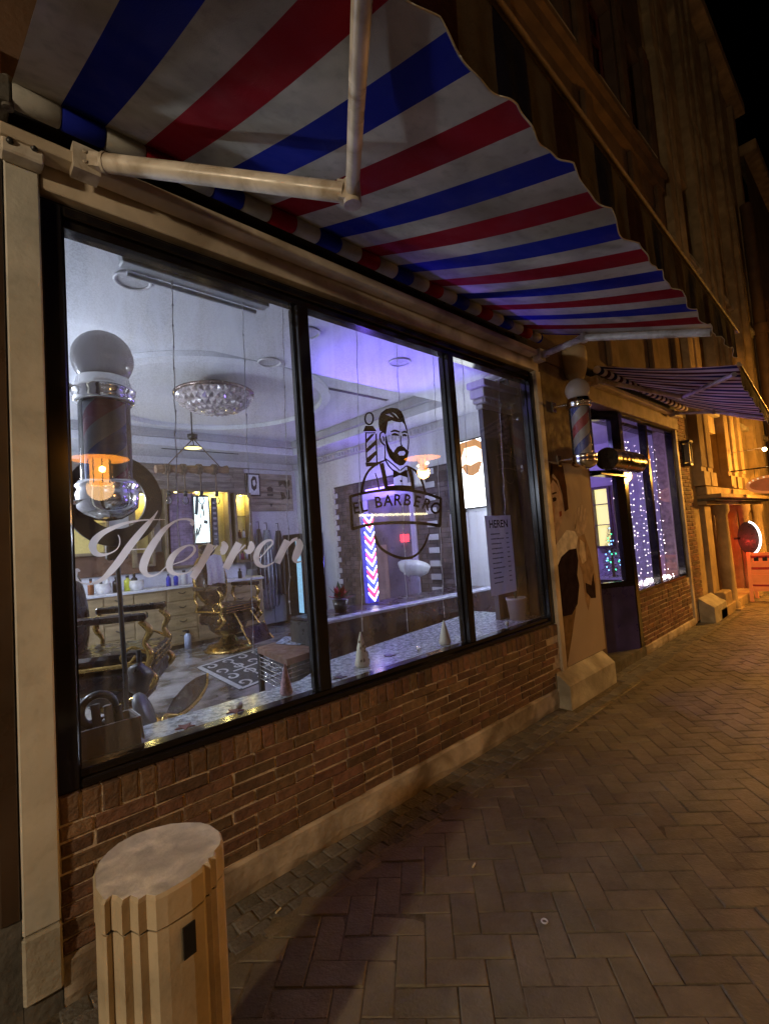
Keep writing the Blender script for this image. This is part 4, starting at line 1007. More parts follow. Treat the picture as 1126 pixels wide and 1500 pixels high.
# cupboard wall and capes at the right rear
cb = thing('cupboard', 'pale grey flat-fronted cupboard standing in the rear right corner', 'cupboard', (4.05, 5.15, FZ))
mb = MB(); mb.box(3.66, 4.42, 5.02, 5.19, FZ + .04, 1.20, b=.006); mb.build('body', GREY, cb)
mb = MB(); mb.box(3.67, 4.41, 5.03, 5.19, FZ, FZ + .039); mb.build('plinth', BLACK, cb)
mb = MB(); mb.box(4.035, 4.042, 5.015, 5.019, FZ + .06, 1.18); mb.build('door_gap', BLACK, cb)
fr = thing('drinks_fridge', 'tall glass-door fridge glowing icy blue beside the first mullion', 'fridge', (4.5, 4.9, FZ))
mb = MB(); mb.box(4.25, 4.69, 4.45, 5.0, FZ, 1.72, b=.006); mb.build('body', BLACK, fr)
mb = MB(); mb.box(4.243, 4.249, 4.47, 4.60, FZ + .2, 1.62); mb.build('lit_interior', emis('fridge_light', (.35, .7, 1.0), .7), fr)
mb = MB(); mb.box(4.30, 4.62, 4.443, 4.449, FZ + .2, 1.62); mb.build('glass_door', mat('fridge_glass', (.10, .16, .24), .2, .3, 8, emit=(.2, .45, .8), estr=.10), fr)
for k in range(5):
    mb = MB(); z = FZ + .35 + k * .24; mb.box(4.305, 4.615, 4.436, 4.442, z, z + .012); mb.build('shelf', WHITE_P, fr)
def cape(label, x, w_, z0, z1, m_, nfold, seed, y=4.97, group=None):
    random.seed(seed); t = thing('barber_cape', label, 'cape', (x, y, z0), group)
    mb = MB(); N = nfold * 6; K = 14; vs = []
    for k in range(K + 1):
        u = k / K; z = z1 + (z0 - z1) * u
        for i in range(N + 1):
            s = i / N; wd = w_ * (.35 + .65 * min(1, u * 2.2)) * (1 - .25 * max(0, u - .75) * 3)
            vs.append((x + (s - .5) * wd, y - .02 - .045 * math.sin(s * nfold * 2 * PI + u * 1.5) * (0.4 + u) - .03 * math.sin(PI * s), z - .05 * math.sin(s * PI) * u - .06 * random.random() * (k == K)))
    mb.add(vs, [(k * (N + 1) + i, k * (N + 1) + i + 1, (k + 1) * (N + 1) + i + 1, (k + 1) * (N + 1) + i) for k in range(K) for i in range(N)], 0, True); mb.build('cloth', m_, t)
    mb = MB(); mb.tube([(x, y + .04, z1 + .12), (x, y - .03, z1 + .12), (x, y - .04, z1 + .02), (x, y - .01, z1 - .01)], .006, 6); mb.build('hook', BLACK, t)
SILK = mat('silver_cape', (.32, .35, .40), .3, .35, 3, .2, 20, metal=.3); DKC = mat('dark_cape', (.02, .02, .028), .5, .3, 4)
cape('silvery grey cape hanging in folds above the cupboard', 3.93, .34, .62, 1.82, SILK, 5, 1)
cape('black cape hanging at the right of the silvery cape', 4.12, .26, .82, 1.80, DKC, 3, 2, 4.93)
cape('small dark cape half hidden behind the silvery cape', 3.80, .18, .95, 1.84, DKC, 2, 4, 4.99)

# ------------------------------------------------------------------ ceiling lamps
ch = thing('crystal_lamp', 'wide shallow crystal bowl lamp with brass rim on the ceiling', 'ceiling lamp', (2.1, 2.62, 3.1))
cc = at(314, 575, Z=3.04); c = (cc.x, cc.y, 3.04)
R = .36
mb = MB(); mb.lathe([(R * .98, 0), (R * 1.03, -.012), (R * 1.03, -.03), (R * .98, -.035)], c, 48); mb.build('rim', mat('bronze_rim', (.22, .17, .15), .3, .1, 4, metal=.8), ch)
CRY = mat('crystal', (.42, .37, .37), .12, .5, 22, .6, 30, spec=.9, coat=.6)
mb = MB(); rows = [(R * .97, -.03), (R * .9, -.085), (R * .74, -.135), (R * .52, -.172), (R * .27, -.192), (0.0001, -.2)]
for i in range(5):
    n = 36 - i * 5
    r0, z0 = rows[i]; r1, z1 = rows[i + 1]
    for k in range(n):
        a, b = 2 * PI * k / n, 2 * PI * (k + 1) / n; m_ = (a + b) / 2; am = a - PI / n * .999
        P0 = (c[0] + r0 * math.cos(a), c[1] + r0 * math.sin(a), c[2] + z0); P1 = (c[0] + r0 * math.cos(b), c[1] + r0 * math.sin(b), c[2] + z0)
        P2 = (c[0] + r1 * math.cos(b), c[1] + r1 * math.sin(b), c[2] + z1); P3_ = (c[0] + r1 * math.cos(a), c[1] + r1 * math.sin(a), c[2] + z1)
        rm = (r0 + r1) / 2 + .022; Q = (c[0] + rm * math.cos(m_), c[1] + rm * math.sin(m_), c[2] + (z0 + z1) / 2 - .012)
        mb.add([P0, P1, P2, P3_, Q], [(0, 1, 4), (1, 2, 4), (2, 3, 4), (3, 0, 4)])
mb.build('crystal_bowl', CRY, ch)
mb = MB(); mb.lathe([(.06, .105), (.06, 0), (0, 0)], c, 16); mb.build('mount', mat('bronze_rim', (.22, .17, .15)), ch)
pd = thing('dome_pendant', 'small pendant with black ceiling cup and glowing yellow disc', 'pendant lamp', (2.02, 3.0, 2.66))
p = at(283, 656, Y=3.0)
mb = MB(); mb.lathe([(0, .145), (.055, .145), (.05, .10), (.02, .085), (0, .085)], p, 20); mb.tube([p + Vector((0, 0, .09)), p + Vector((.01, 0, .03))], .006, 6); mb.build('ceiling_cup', BLACK, pd)
mb = MB(); mb.tube([p + Vector((0, 0, .14)), (p.x, p.y, 3.155)], .004, 6); mb.build('cord', BLACK, pd)
mb = MB(); mb.lathe([(0, .03), (.045, .022), (.09, 0)], p, 24); mb.build('shade', BLACK, pd)
mb = MB(); mb.lathe([(.088, -.002), (.05, -.012), (0, -.015)], p, 24); mb.build('glowing_disc', emis('pendant_glow', (1, .85, .3), 3.0), pd)
bl = thing('beam_lamp', 'rustic wooden beam hung on ropes with four dangling bulbs', 'pendant lamp', (2.0, 3.0, 2.4))
a, b = at(228, 687, Y=3.0), at(333, 688, Y=3.0); h = at(283, 640, Y=3.02)
mb = MB(); N = 14; mb.tube([a + (b - a) * (i / N) + Vector((0, 0, .004 * math.sin(i * 2.3))) for i in range(N + 1)], [.042 + .005 * math.sin(i * 1.9) for i in range(N + 1)], 10, smooth=False); mb.build('beam', WOOD, bl)
for k in (.14, .36, .58, .80):
    q = a + (b - a) * k
    mb = MB()
    for j in (-1, 0, 1): mb.torus((q.x + j * .018, q.y, q.z), .050, .010, 'X', 18, 6)
    z1 = at(260, 727, Y=3.0).z
    mb.tube([(q.x, q.y - .036, q.z), (q.x, q.y - .036, z1 + .05)], .008, 6); rp = mb.build('rope', ROPE, bl)
    mb = MB(); mb.lathe([(0, .06), (.016, .055), (.02, .0), (0, 0)], (q.x, q.y - .036, z1), 12); mb.build('socket', BLACK, rp)
    mb = MB(); mb.lathe([(.012, 0), (.03, -.035), (.032, -.06), (.02, -.085), (0, -.092)], (q.x, q.y - .036, z1), 14); mb.build('bulb', CLEAR, rp)
for e in (a + (b - a) * .1, a + (b - a) * .93):
    mb = MB(); mb.tube([e, Vector((h.x, h.y, h.z - .02))], .006, 6); mb.build('hanging_rope', ROPE, bl)
mb = MB(); mb.tube([(h.x, h.y + .03, h.z), (h.x, h.y + .03, 3.155)], .005, 6); mb.build('hanger_chain', BLACK, bl)

# ------------------------------------------------------------------ big barber pole behind the left pane
pc = at(155, 640, Y=.50)
zt = at(155, 592, Y=.50).z; zb = at(155, 706, Y=.50).z
barber_pole('large chrome barber pole with opal globe hanging behind the left pane', (pc.x, pc.y), .118, zb, zt, .138, [STR_W, mat('pole_blue_in', (.05, .07, .30), .3, .05, 4), mat('pole_red_in', (.30, .05, .08), .3, .05, 4)], .9, .16, catn='barber pole')
mb = MB(); mb.tube([(pc.x - .1, pc.y, zt + .05), (pc.x - .22, pc.y + .02, zt + .09), (pc.x - .34, pc.y + .02, zt + .03), (-.6, pc.y + .02, zt + .03)], .018, 8); mb.tube([(pc.x - .1, pc.y, zb - .1), (-.6, pc.y + .02, zb - .1)], .012, 8)
tag(mb.build('pole_bracket', CHROME), 'curved chrome bracket arms carrying the large indoor barber pole', 'bracket')
# ring lamp on its stand
rl = thing('ring_lamp', 'black ring lamp, switched off, on a thin stand behind the left pane', 'lamp', (.7, .62, FZ))
rc = at(170, 733, Y=.66)
mb = MB()
Rr = .195; n = 48; vs = []
for i in range(n):
    a = 2 * PI * i / n
    for r, y in ((Rr + .045, -.012), (Rr + .045, .012), (Rr - .045, .012), (Rr - .045, -.012)): vs.append((rc.x + r * math.cos(a) * 1.0, rc.y + y + r * math.cos(a) * .15, rc.z + r * math.sin(a)))
mb.add(vs, [(i * 4 + k, ((i + 1) % n) * 4 + k, ((i + 1) % n) * 4 + (k + 1) % 4, i * 4 + (k + 1) % 4) for i in range(n) for k in range(4)]); mb.build('ring', BLACK, rl)
mb = MB(); mb.tube([(rc.x, rc.y + .02, rc.z - .24), (rc.x + .02, rc.y + .03, .9), (rc.x + .02, rc.y + .03, FZ + .02)], .012, 8); mb.build('pole', BLACK, rl)
mb = MB(); mb.box(rc.x - .05, rc.x + .05, rc.y + .0, rc.y + .04, rc.z - .31, rc.z - .22, b=.01); mb.build('clamp', BLACK, rl)
for k in range(3):
    a = k * 2.094 + .4; mb = MB(); mb.tube([(rc.x + .02, rc.y + .03, .6), (rc.x + .02 + .32 * math.cos(a), rc.y + .03 + .32 * math.sin(a), FZ + .01)], .009, 6); mb.build('leg', BLACK, rl)

# ------------------------------------------------------------------ barber chairs
def smooth(pts, r, sub=5):
    P = []; W = []
    n = len(pts); r = r if isinstance(r, (list, tuple)) else [r] * n
    for i in range(n - 1):
        p0, p1, p2, p3 = [Vector(pts[max(0, min(n - 1, i + d))]) for d in (-1, 0, 1, 2)]
        for j in range(sub):
            t = j / sub; P.append(.5 * (2 * p1 + (p2 - p0) * t + (2 * p0 - 5 * p1 + 4 * p2 - p3) * t * t + (3 * p1 - p0 - 3 * p2 + p3) * t ** 3)); W.append(r[i] + (r[i + 1] - r[i]) * t)
    return P + [Vector(pts[-1])], W + [r[-1]]
def barber_chair(label, x, y, rot, towel=False, s=1.0, rest=True):
    t = thing('barber_chair', label, 'barber chair', (x, y, FZ))
    M = Matrix.Translation((x, y, FZ)) @ Matrix.Rotation(rot, 4, 'Z') @ Matrix.Scale(s, 4)
    def fin(mb, nm, m_): mb.v = [tuple(M @ Vector(v)) for v in mb.v]; return mb.build(nm, m_, t)
    mb = MB(); mb.lathe([(0, 0), (.29, 0), (.30, .02), (.27, .035), (.25, .06), (.20, .075), (.12, .10), (.09, .15), (.075, .16), (.07, .24), (.0, .24)], n=36); fin(mb, 'base', GOLD)
    mb = MB(); mb.lathe([(.07, .17), (.15, .20), (.225, .27), (.25, .36), (.24, .44), (.22, .47), (0, .47)], n=28, sy=.95); fin(mb, 'body', LEATHER)
    mb = MB(); mb.box(-.26, .26, -.27, .25, .47, .56, b=.03); fin(mb, 'seat', LEATHER)
    mb = MB(); mb.box(-.25, .25, -.255, .24, .33, .468, b=.03); fin(mb, 'apron', LEATHER)
    mb = MB()
    for i in range(3):
        mb.tube([(-.255, -.272, .485 + i * .03), (.255, -.272, .485 + i * .03)], .006, 6)
    fin(mb, 'seat_trim', GOLD)
    # back: rounded oval cushion
    mb = MB(); bm = bmesh.new(); bmesh.ops.create_uvsphere(bm, u_segments=20, v_segments=14, radius=1)
    mb.bm(bm, 0, True, Matrix.Translation((0, .27, .86)) @ Matrix.Rotation(-.16, 4, 'X') @ Matrix.Diagonal((.25, .075, .33, 1))); fin(mb, 'backrest', LEATHER)
    mb = MB(); mb.torus((0, 0, 0), 1, .03, 'Y', 36, 6); mb.v = [tuple(Matrix.Translation((0, .275, .86)) @ Matrix.Rotation(-.16, 4, 'X') @ Vector((v[0] * .25, v[1] * .9, v[2] * .33))) for v in mb.v]; fin(mb, 'back_trim', GOLD)
    mb = MB(); mb.sphere((0, .31, 1.24), .10, sc=(1.25, .5, .75), seg=14); fin(mb, 'headrest', LEATHER)
    mb = MB(); mb.tube([(0, .31, 1.1), (0, .32, 1.2)], .012, 6); fin(mb, 'headrest_post', GOLD)
    for sx in (-1, 1):
        mb = MB(); mb.box(sx * .30 - .04, sx * .30 + .04, -.24, .20, .755, .80, b=.018); fin(mb, 'armrest', LEATHER)
        mb = MB(); X = sx * .30
        mb.tube(*smooth([(X, -.20, .75), (X, -.25, .69), (X, -.22, .62), (X, -.25, .55), (X, -.23, .47), (X, -.27, .40), (X, -.20, .33), (X, -.12, .30)], [.018, .024, .014, .024, .016, .022, .014, .010]), 8)
        mb.tube(*smooth([(X, .18, .75), (X, .21, .66), (X, .17, .58), (X, .20, .50)], [.018, .022, .014, .018]), 8)
        mb.tube(*smooth([(X, -.23, .56), (X, -.15, .60), (X, -.09, .55), (X, -.13, .51), (X, -.17, .55)], .010), 6); mb.tube([(X, -.24, .5), (X, .2, .5)], .013, 6)
        mb.sphere((X, -.22, .46), .035, seg=10, sc=(.5, 1, 1.2)); mb.sphere((X, -.19, .40), .028, seg=8); fin(mb, 'arm_scroll', GOLD)
    mb = MB(); mb.tube([(.24, .05, .35), (.36, 0, .40), (.40, -.02, .46)], .011, 6); mb.sphere((.405, -.02, .47), .025, seg=8); fin(mb, 'lever', GOLD)
    if towel:
        mb = MB(); vs = []
        for k in range(9):
            u = k / 8
            for i in range(9):
                xx = -.13 + .26 * i / 8; vs.append((xx, .205 - .02 * math.sin(i * 1.7) * u - .075 * u * (1 - u) - (.03 * u), 1.17 - .36 * u - .01 * math.sin(i)))
        mb.add(vs, [(k * 9 + i, k * 9 + i + 1, (k + 1) * 9 + i + 1, (k + 1) * 9 + i) for k in range(8) for i in range(8)], 0, True); fin(mb, 'towel', mat('towel_grey', (.5, .49, .53), .9, .08, 6, .3, 60))
    if not rest: return t
    mb = MB(); mb.tube([(-.13, -.26, .46), (-.14, -.38, .32), (-.13, -.50, .16)], .014, 6); mb.tube([(.13, -.26, .46), (.14, -.38, .32), (.13, -.50, .16)], .014, 6)
    mb.tube([(-.19, -.56, .12), (-.17, -.48, .20), (-.19, -.42, .32)], .012, 6); mb.tube([(.19, -.56, .12), (.17, -.48, .20), (.19, -.42, .32)], .012, 6); fin(mb, 'footrest_bracket', GOLD)
    mb = MB(); mb.extr([(-.18, -.42, .31), (.18, -.42, .31), (.18, -.52, .13), (-.18, -.52, .13)], (0, -.03, -.015)); fin(mb, 'footrest_plate', LEATHER)
    return t
barber_chair('antique gold and dark leather barber chair with a grey towel, in mid room', 2.74, 3.95, math.radians(18), True, 1.05)
near = barber_chair('dark leather barber chair with brass scroll arms close behind the left pane', .93, 1.78, math.radians(62), False, 1.12, rest=False)
# reclined footrest of the near chair stands by itself towards the window
def fq(px, py, y): return at(px, py, Y=y)
a, b, c_, d_ = fq(304, 986, .95), fq(272, 1003, .90), fq(242, 1047, .80), fq(283, 1030, .86)
mb = MB(); mb.extr([a, fq(288, 992, .93), b, fq(254, 1024, .85), c_, fq(262, 1044, .82), d_, fq(299, 1008, .91)], (a - c_).cross(Vector((0, 1, 0))).normalized() * -.022)
mb.build('leg_rest', mat('bronze_leather', (.045, .03, .014), .3, .3, 10), near)
mb = MB(); mb.tube(*smooth([a, fq(302, 1006, .92), fq(286, 1030, .86), fq(264, 1047, .82), fq(243, 1049, .79), fq(238, 1064, .76), fq(226, 1074, .76), fq(208, 1074, .8), (1.0, 1.45, .55)], [.008, .010, .012, .012, .014, .016, .014, .014, .014]), 8)
mb.build('leg_rest_arm', GOLD, near)
# box with clutter, round stool
bx = thing('cardboard_box', 'open grey box with dark clutter on the left end of the ledge', 'box', (.5, .18, .742))
mb = MB(); p = Vector((.50, .18, .80))
x0, x1, y0, y1, z0, z1 = .385, .605, .115, .255, .7425, .852
for a_ in ((x0, x1, y0, y0 + .01), (x0, x1, y1 - .01, y1), (x0, x0 + .01, y0 + .011, y1 - .011), (x1 - .01, x1, y0 + .011, y1 - .011)): mb.box(*a_, z0, z1)
mb.box(x0 + .011, x1 - .011, y0 + .011, y1 - .011, z0, z0 + .01); mb.build('carton', CARD, bx)
mb = MB(); mb.extr([(x1, y0, z1), (x1, y1, z1), (x1 + .012, y1, z1 - .10), (x1 + .012, y0, z1 - .10)], (.002, 0, .002)); mb.build('lit_side', mat('lit_side_grey', (.42, .42, .44), .7), bx)  # paler sheet on the right side, white light put into its colour
ck = thing('clutter', 'dark hose and rolled papers sticking out of the grey box', 'clutter', (p.x, .18, z0))
mb = MB(); random.seed(3)
mb.torus((p.x - .03, .20, z1 + .045), .062, .016, 'Y', 24, 8); mb.build('hose', BLACK, ck)
for i, (dx, hh, m_) in enumerate(((-.035, .075, CARD), (.01, .06, CARD), (.045, .05, LEATHER))):
    mb = MB(); mb.tube([(p.x + dx, .17, z0 + .03), (p.x + dx - .01, .18, z1 + hh)], .017, 10); mb.build('roll', m_, ck)
rs = thing('round_stool', 'slate grey round stool seat beside the cardboard box', 'stool', (.9, .6, FZ))
q = at(212, 1042, Y=.46); mb = MB(); mb.lathe([(0, .022), (.08, .022), (.095, .01), (.095, -.012), (.08, -.022), (0, -.022)], n=28)
M = Matrix.Translation(q) @ Matrix.Rotation(1.15, 4, 'Y') @ Matrix.Rotation(.4, 4, 'X'); mb.v = [tuple(M @ Vector(v)) for v in mb.v]; mb.build('seat', mat('slate_vinyl', (.09, .10, .11), .4, .1, 5), rs)
mb = MB(); mb.tube([q, Vector((q.x - .05, q.y + .05, FZ + .01))], .018, 8); mb.build('stem', CHROME, rs)
bg_ = thing('black_bag', 'black crumpled bag hanging on the near barber chair', 'bag', (.85, 1.1, .7))
q = at(205, 995, Y=.8); mb = MB(); mb.sphere(q, .085, sc=(.75, .6, 1.1), seg=14)
for i, v in enumerate(mb.v): mb.v[i] = tuple(Vector(v) + Vector((.012 * math.sin(v[2] * 60), .01 * math.sin(v[0] * 70), 0)))
mb.build('sack', BLACK, bg_); mb = MB(); mb.tube([q + Vector((0, 0, .09)), q + Vector((.0, 0, .16))], .012, 6); mb.build('neck', BLACK, bg_)

# ------------------------------------------------------------------ rug, side table, spray bottle
FP = lambda u, v: at(u, v, Z=FZ + .006)
rg = thing('rug', 'black and white rug with scroll pattern in front of the barber chair', 'rug', (2.7, 2.9, FZ))
A_ = at(286, 978, Z=FZ); B_ = at(352, 1012, Z=FZ); C_ = at(470, 965, Z=FZ); D_ = A_ + (C_ - B_)
mb = MB(); mb.extr([A_, B_, C_, D_], (0, 0, .004)); mb.build('ground', mat('rug_black', (.035, .04, .045), .95, .3, 20, .4, 200), rg)
RW = mat('rug_white', (.42, .45, .46), .95, .1, 20, .4, 200)
def RP(u, v): return A_ + (B_ - A_) * u + (D_ - A_) * v + Vector((0, 0, .006))
lines = [([(.03, .03), (.97, .03)], .05), ([(.97, .03), (.97, .97)], .04), ([(.97, .97), (.03, .97)], .05), ([(.03, .97), (.03, .03)], .04), ([(.5, .2), (.5, .8)], .03), ([(.2, .33), (.8, .33)], .02), ([(.2, .66), (.8, .66)], .02)]
ribbons('border', [([a, ((a[0] + b[0]) / 2, (a[1] + b[1]) / 2), b], [w_] * 3) for (a, b), w_ in lines], RP, RW, rg)
sw = []
for i in range(4):
    for k in range(5):
        cx, cy = .14 + .24 * i, .12 + .19 * k; s_ = 1 if (i + k) % 2 else -1
        sw.append(([(cx + s_ * .09 * (1 - t_ / 9) * math.cos(t_ * .85), cy + .075 * (1 - t_ / 9) * math.sin(t_ * .85)) for t_ in range(8)], [.012, .022, .03, .03, .028, .024, .02, .02]))
ribbons('scroll', sw, RP, RW, rg)
st_ = thing('side_table', 'brown padded wooden bench table with wire basket underneath', 'table', (1.75, 1.3, FZ))
ta, tb, tc_, td = at(377, 949, Y=1.32), at(421, 968, Y=.98), at(450, 962, Y=1.05), at(452, 935, Y=1.5)
ztab = .72
ta, tb, tc_, td = [at(px, py, Z=ztab) for px, py in ((377, 948), (420, 966), (470, 950), (428, 934))]
mb = MB(); mb.extr([ta, tb, tc_, td], (0, 0, -.045)); mb.build('top', mat('brown_pad', (.16, .085, .06), .5, .2, 8, .2, 40), st_)
ctr = (ta + tb + tc_ + td) / 4
for q in (ta, tb, tc_, td):
    q = q + (ctr - q) * .08; mb = MB(); mb.box(q.x - .018, q.x + .018, q.y - .018, q.y + .018, FZ, ztab - .046); mb.build('leg', BLACK, st_)
mb = MB()
for k in range(10):
    u = .08 + .84 * k / 9; a, b = ta + (tb - ta) * u, td + (tc_ - td) * u
    mb.tube([(a.x, a.y, ztab - .06), (a.x, a.y, ztab - .24), (b.x, b.y, ztab - .24), (b.x, b.y, ztab - .06)], .003, 4)
for k in range(6):
    z = ztab - .07 - k * .034; mb.tube([(ta.x, ta.y, z), (tb.x, tb.y, z), (tc_.x, tc_.y, z), (td.x, td.y, z)], .003, 4)
mb.build('wire_basket', CHROME, st_)
mb = MB(); mg = [at(px, py, Z=ztab + .004) for px, py in ((404, 943), (440, 945), (455, 936), (418, 933))]
mb.extr(mg, (0, 0, .006)); tag(mb.build('magazine', mat('magazine_cover', (.25, .30, .42), .3, .8, 30)), 'blue glossy magazine lying on the brown side table', 'magazine')
sp_ = thing('spray_bottle', 'pale blue spray bottle standing on the marble floor', 'bottle', (2.4, 4.4, FZ))
q = at(262, 946, Z=FZ)
sx = q.x; mb = MB(); mb.lathe([(0, 0), (.045, 0), (.045, .17), (.03, .2), (.015, .21), (0, .21)], (q.x, q.y - .35, FZ), 16); mb.build('body', mat('pale_blue', (.35, .42, .6), .3), sp_)
mb = MB(); mb.box(q.x - .015, q.x + .015, q.y - .38, q.y - .33, FZ + .21, FZ + .25); mb.box(q.x - .06, q.x - .016, q.y - .37, q.y - .34, FZ + .235, FZ + .255); mb.build('trigger', BLACK, sp_)

# ------------------------------------------------------------------ reception bench behind the ledge
rb = thing('reception_counter', 'dark glossy reception counter with pale edge behind the middle pane', 'counter', (3.2, 1.1, FZ))
mb = MB(); mb.box(2.12, 4.36, .92, 1.04, FZ, .905, b=.004); mb.build('front', mat('dark_plum', (.018, .012, .022), .25, .3, 4), rb)
mb = MB(); mb.box(2.14, 4.39, 1.021, 1.42, .906, .93, b=.004); mb.build('worktop', mat('dark_plum', (.018, .012, .022)), rb)
mb = MB(); mb.box(2.14, 4.39, .90, 1.02, .906, .93, b=.004); mb.build('pale_edge', mat('counter_edge', (.42, .44, .55), .3, .05, 3), rb)
mb = MB(); mb.box(2.12, 2.20, 1.041, 1.40, FZ, .905); mb.build('side', BLACK, rb)
# dark brick cladding with white toothing on the right wall
XW = 4.698
dk = thing('brick_feature_wall', 'dark brick wall panel with white stepped quoins around the doorway', 'wall panel', (XW, 3, FZ))
ya, yb_, yo0, yo1 = 1.92, 4.08, 2.05, 2.9
zt_ = 2.42
mb = MB(); mb.box(XW - .014, XW - .002, 1.45, yb_ - .02, FZ, zt_); mb.build('backing', mat('dark_mortar', (.05, .045, .055), .9), dk)
mb = MB(); z = FZ + .01; r = 0
while z < zt_ - .05:
    y = 1.47 + (.08 if r % 2 else 0)
    while y < yb_ - .04:
        y2 = min(y + .19, yb_ - .03)
        mb.box(XW - .026, XW - .0145, y, y2, z, z + .055); y = y2 + .01
    z += .065; r += 1
mb.build('bricks', DKBRICK, dk, kind='stuff')
QW = mat('quoin_white', (.50, .50, .54), .6, .1, 4)
z = FZ + .03; r = 0
while z < zt_ - .06:
    for yq, wd in ((1.93, .16), (yb_ - .03, .10)):
        mb = MB(); w2_ = wd if r % 2 else wd * .35
        if yq < 3: mb.cbox(XW - .045, XW - .027, yq - .02, yq + .15, z, z + .075, .004) if r % 2 == 0 else None
        else: mb.cbox(XW - .045, XW - .027, yq - w2_, yq + .03, z, z + .075, .004)
        if mb.v: mb.build('quoin', QW, dk)
    z += .085; r += 1
# doorway: lilac light put into the white frame's colour, opening a dim panel
dw = thing('inner_doorway', 'inner doorway behind the logo, white frame coloured in lilac light', 'door', (XW, 2.5, FZ))
y0_, y1_ = 2.28, 3.32
LIL = mat('lilac_lit_white', (.45, .40, .62), .5, .08, 3)
for a_ in ((y0_, y0_ + .09, FZ, 2.12), (y1_ - .09, y1_, FZ, 2.12), (y0_, y1_, 2.121, 2.22)):
    mb = MB(); mb.box(XW - .06, XW - .027, a_[0], a_[1], a_[2], a_[3], b=.006); mb.build('frame', LIL, dw)
mb = MB(); mb.box(XW - .040, XW - .0275, y0_ + .091, y1_ - .091, FZ, 2.12); mb.build('dark_opening', mat('opening_dim', (.10, .08, .14), .4, .4, 3), dw)
mb = MB(); mb.box(XW - .055, XW - .041, y1_ - .45, y1_ - .10, FZ + .05, 1.45, b=.004); mb.build('door_leaf', mat('rosewood_door', (.30, .20, .22), .5, .15, 4), dw)
for z0, z1 in ((FZ + .15, .75), (.82, 1.35)):
    mb = MB(); mb.box(XW - .060, XW - .0555, y1_ - .39, y1_ - .16, z0, z1, b=.002); mb.build('door_panel', mat('rosewood_door2', (.25, .17, .19), .5, .15, 4), dw)
ac = thing('air_conditioner', 'white air conditioner box above the inner doorway', 'air conditioner', (XW, 2.4, 2.3))
mb = MB(); mb.box(XW - .20, XW - .028, 2.05, 2.50, 2.18, 2.44, b=.02); mb.build('case', WHITE_P, ac)
mb = MB(); mb.box(XW - .204, XW - .2005, 2.10, 2.22, 2.24, 2.40); mb.build('grille', mat('grille', (.15, .15, .2), .5), ac)
# wash basin chair
wb = thing('wash_basin', 'white hair-wash basin tilted in front of the inner doorway', 'basin', (3.9, 1.9, 1.0))
q = at(606, 842, Y=1.9)
mb = MB(); mb.lathe([(0, -.02), (.08, -.02), (.19, .05), (.22, .12), (.20, .12), (.17, .06), (.07, .0), (0, .0)], n=28, sy=.8); M = Matrix.Translation(q) @ Matrix.Rotation(.35, 4, 'Y') @ Matrix.Rotation(-.2, 4, 'X'); mb.v = [tuple(M @ Vector(v)) for v in mb.v]; mb.build('bowl', LTOP, wb)
mb = MB(); mb.tube([q, (q.x, q.y + .05, FZ)], [.06, .09], 16); mb.build('column', mat('column_purple', (.15, .13, .25), .4), wb)
# LED barber pole with chevrons
lp_ = thing('led_barber_pole', 'glowing red, white and blue chevron light pole on the reception counter', 'barber pole', (3.0, 1.3, .93))
pa, pb = at(548, 886, Y=1.28), at(540, 752, Y=1.28)
px_, py_, z0_, z1_ = pa.x, 1.28, .94, pb.z
mb = MB(); mb.box(px_ - .062, px_ + .062, py_, py_ + .05, z0_, z1_); mb.build('column', mat('led_col', (.05, .05, .3), .3, emit=(.05, .05, 1), estr=.6), lp_)
k = 0; z = z0_ + .01
eW, eR, eB = emis('led_white', (.85, .9, 1), 5), emis('led_red', (1, .05, .10), 3.2), emis('led_blue', (.06, .08, 1), 3.5)
while z < z1_ - .10:
    m_ = [eW, eR, eW, eB][k % 4]; mb = MB()
    mb.extr([(px_ - .062, py_ - .002, z + .075), (px_, py_ - .014, z), (px_ + .062, py_ - .002, z + .075), (px_ + .062, py_ - .002, z + .093), (px_, py_ - .014, z + .022), (px_ - .062, py_ - .002, z + .093)], (0, -.004, 0)); mb.build('chevron', m_, lp_)
    z += .040; k += 1
lamp('led_pole_lamp', 'POINT', (px_ - .02, py_ - .12, (z0_ + z1_) / 2), 6, (.18, .14, 1), .05)
lamp('purple_lamp', 'SPOT', (2.95, 1.15, 2.0), 130, (.22, .13, 1), .06, aim=(2.85, .7, 3.0), spot=88)
vl = thing('violet_fill_tube', 'added short violet tube for purple fill on top of the inner doorway frame', 'light', (XW - .08, 2.8, 2.26))
mb = MB(); mb.tube([(XW - .08, 2.55, 2.26), (XW - .08, 3.2, 2.26)], .015, 8); mb.build('tube', emis('violet_fill_tube', (.35, .22, 1), 5), vl)
lamp('violet_fill_lamp', 'POINT', (XW - .35, 2.9, 2.2), 22, (.26, .15, 1), .08)  # added purple fill: tube and lamp put in to tint the room
